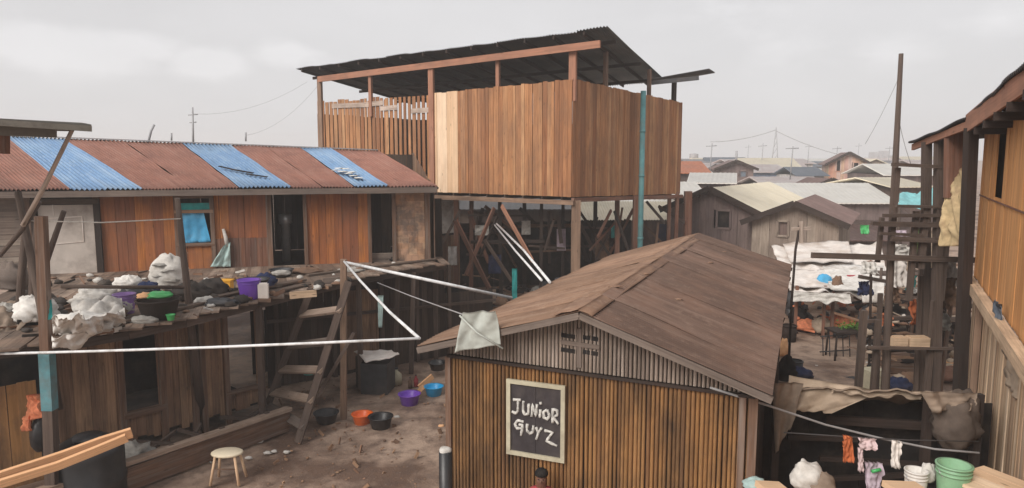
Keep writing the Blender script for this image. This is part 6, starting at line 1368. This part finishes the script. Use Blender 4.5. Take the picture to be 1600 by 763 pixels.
t_ = thing('water_tank', 'pale raised tank on the horizon above the orange roof', 'water tank', P(1084, 250, Y=130)); p = P(1084, 247, Y=130); mb = MB(); mb.lathe((p.x, p.y, p.z - .4), [(0, 0), (.8, 0), (.8, 1.1), (0, 1.2)], 12); part('tank', mb, 'greyroof', t_); mb = MB()
for sx in (-1, 1): mb.tube([(p.x + sx * .6, p.y, 0), (p.x + sx * .6, p.y, p.z - .4)], .12, 5)
part_each('leg', mb, 'greyroof', t_)
for (a, b_, Y, lab) in (((1213, 203), (1110, 222), 150, 'faint wire running left from the far lattice mast'), ((1213, 205), (1330, 246), 150, 'faint wire running right from the far lattice mast'), ((1405, 120), (1352, 225), 14, 'thin stay wire slanting left from the tall pole'), ((1405, 190), (1424, 258), 13, 'thin stay wire slanting right from the tall pole')):
    p, q = P(*a, Y=Y), P(*b_, Y=Y if Y < 20 else Y); pale('wire', lab, [p.lerp(q, k / 6) - V((0, 0, .004 * Y * 4 * k / 6 * (1 - k / 6))) for k in range(7)], .06 if Y > 50 else .005, 'palewire', 'wire')

# =================================================================== HAZE
hz = MB(); hz.box((0, 130, 6.0), 420, 300, 14.0); m, t, b = newmat('haze_air'); t.nodes.remove(b); pv = t.nodes.new('ShaderNodeVolumePrincipled')
pv.inputs['Color'].default_value = (1, 1, 1, 1); pv.inputs['Density'].default_value = .0024; pv.inputs['Anisotropy'].default_value = .2
t.links.new(pv.outputs[0], t.nodes['Material Output'].inputs['Volume']); M['haze'] = m
o = part('haze', hz, 'haze'); o['kind'] = 'stuff'

# uncountable rubbish
def scrap(name, lab, mat, n, pick, size, seed, sticks=.4):
    random.seed(seed); mb = MB()
    for k in range(n):
        c = pick(); a_ = random.uniform(0, 6.28); q = random.uniform(*size)
        if random.random() < sticks: mb.board(c, c + V((math.cos(a_) * q * 4, math.sin(a_) * q * 4, random.uniform(-.02, .12))), random.uniform(.02, .07), .02)
        else: mb.lump(c + V((0, 0, q * .3)), q, q * random.uniform(.5, 1), q * random.uniform(.3, .8), k + seed, .5, 2.2, 10, 7)
    if name is None: return part(lab, mb, mat, dk)
    o = solo(name, mb, mat, lab, 'rubbish'); o['kind'] = 'stuff'; return o
def on_deck():
    while True:
        px, py = random.uniform(20, 620), random.uniform(405, 525); p = P(px, py, z=DZ + .02); sw = (p - FW.a).dot(FW.n)
        lim = 535 - (px - 100) * .21
        if sw > .15 and py < lim: return p
def on_yard():
    return P(random.uniform(1345, 1530), random.uniform(455, 600), z=.02)
def under_stall():
    return P(random.uniform(1236, 1385), random.uniform(478, 530), z=.02)
scrap('rubbish', 'dark scraps, sticks and rags strewn over the walkway deck', 'darktarp', 80, on_deck, (.04, .13), 5)
scrap('rubbish', 'brown wooden offcuts strewn over the walkway deck', 'brown', 90, on_deck, (.04, .12), 6, .8)
scrap('rubbish', 'pale scraps strewn over the walkway deck', 'sack', 26, on_deck, (.03, .09), 8, .2)
scrap('rubbish', 'blackened scrap piled among the poles of the scaffold', 'void', 110, lambda: on_yard() + V((0, 0, random.uniform(0, 1.1))), (.08, .28), 9)
scrap('rubbish', 'brown boards and bits piled among the poles of the scaffold', 'brown', 150, lambda: on_yard() + V((0, 0, random.uniform(0, 1.3))), (.06, .2), 10, .7)
scrap('rubbish', 'pale and peach bits scattered among the poles of the scaffold', 'tantarp', 110, lambda: on_yard() + V((0, 0, random.uniform(0, 1.3))), (.05, .15), 11, .4)
scrap('rubbish', 'white bits scattered among the poles of the scaffold', 'whitecloth', 50, lambda: on_yard() + V((0, 0, random.uniform(0, 1.3))), (.03, .09), 12, .2)
scrap('rubbish', 'dark odds and ends under the white stall', 'char', 40, under_stall, (.08, .22), 13, .3)
scrap('rubbish', 'salmon and tan odds and ends under the white stall', 'peachcloth', 30, lambda: under_stall() + V((0, 0, random.uniform(0, .3))), (.06, .16), 14, .3)
scrap('rubbish', 'dark scraps strewn below the stilts of the tall building', 'void', 70, lambda: V((random.uniform(-3, 5), random.uniform(20, 26), .02 + random.uniform(0, .6))), (.1, .35), 15, .5)
scrap('rubbish', 'brown boards and scraps strewn below the stilts of the tall building', 'brown', 70, lambda: V((random.uniform(-3, 5), random.uniform(20, 26), .02 + random.uniform(0, .9))), (.08, .25), 16, .7)
scrap('rubbish', 'grey scraps in the trench behind the low wall', 'greysack', 50, lambda: A00.lerp(A1, random.random()) + V((-random.uniform(.2, .9), random.uniform(.1, .5), -.45)), (.04, .14), 17, .5)
scrap('rubbish', 'pebbles and crumbs over the open yard ground', 'under', 90, lambda: P(random.uniform(380, 720), random.uniform(600, 800), z=.02), (.008, .025), 18, .1)
scrap('rubbish', 'dark crumbs over the open yard ground', 'under', 160, lambda: P(random.uniform(380, 720), random.uniform(600, 800), z=.02), (.008, .03), 19, .3)

# ------------------------------------------------------------------ group phrases for repeats
phr = {'bowl': 'basins and bowls in use', 'crate': 'crates in the shade', 'sack': 'filled sacks lying about', 'bucket': 'buckets and pails', 'cloth': 'loose and hanging cloths', 'bundle': 'bundles lying on the ground',
       'pipe': 'pale pipes and posts', 'pole': 'rough poles', 'plank': 'loose planks', 'litter': 'scraps of litter', 'barrel': 'barrels', 'antenna': 'aerials on the skyline', 'wire': 'thin overhead wires', 'cable': 'cables', 'jug': 'jugs', 'bottle': 'small bottles',
       'garment': 'washing on the line', 'tarpaulin': 'tarpaulins', 'clothes line': 'clothes lines', 'rag': 'rags', 'box': 'boxes on the shelf', 'shed': 'sheds in the shade'}
tops = [o for o in sc.objects if o.parent is None and 'category' in o]
for cat_, ph_ in phr.items():
    mem = [o for o in tops if o['category'] == cat_ and 'group' not in o]
    if len(mem) > 1:
        for o in mem: o['group'] = ph_
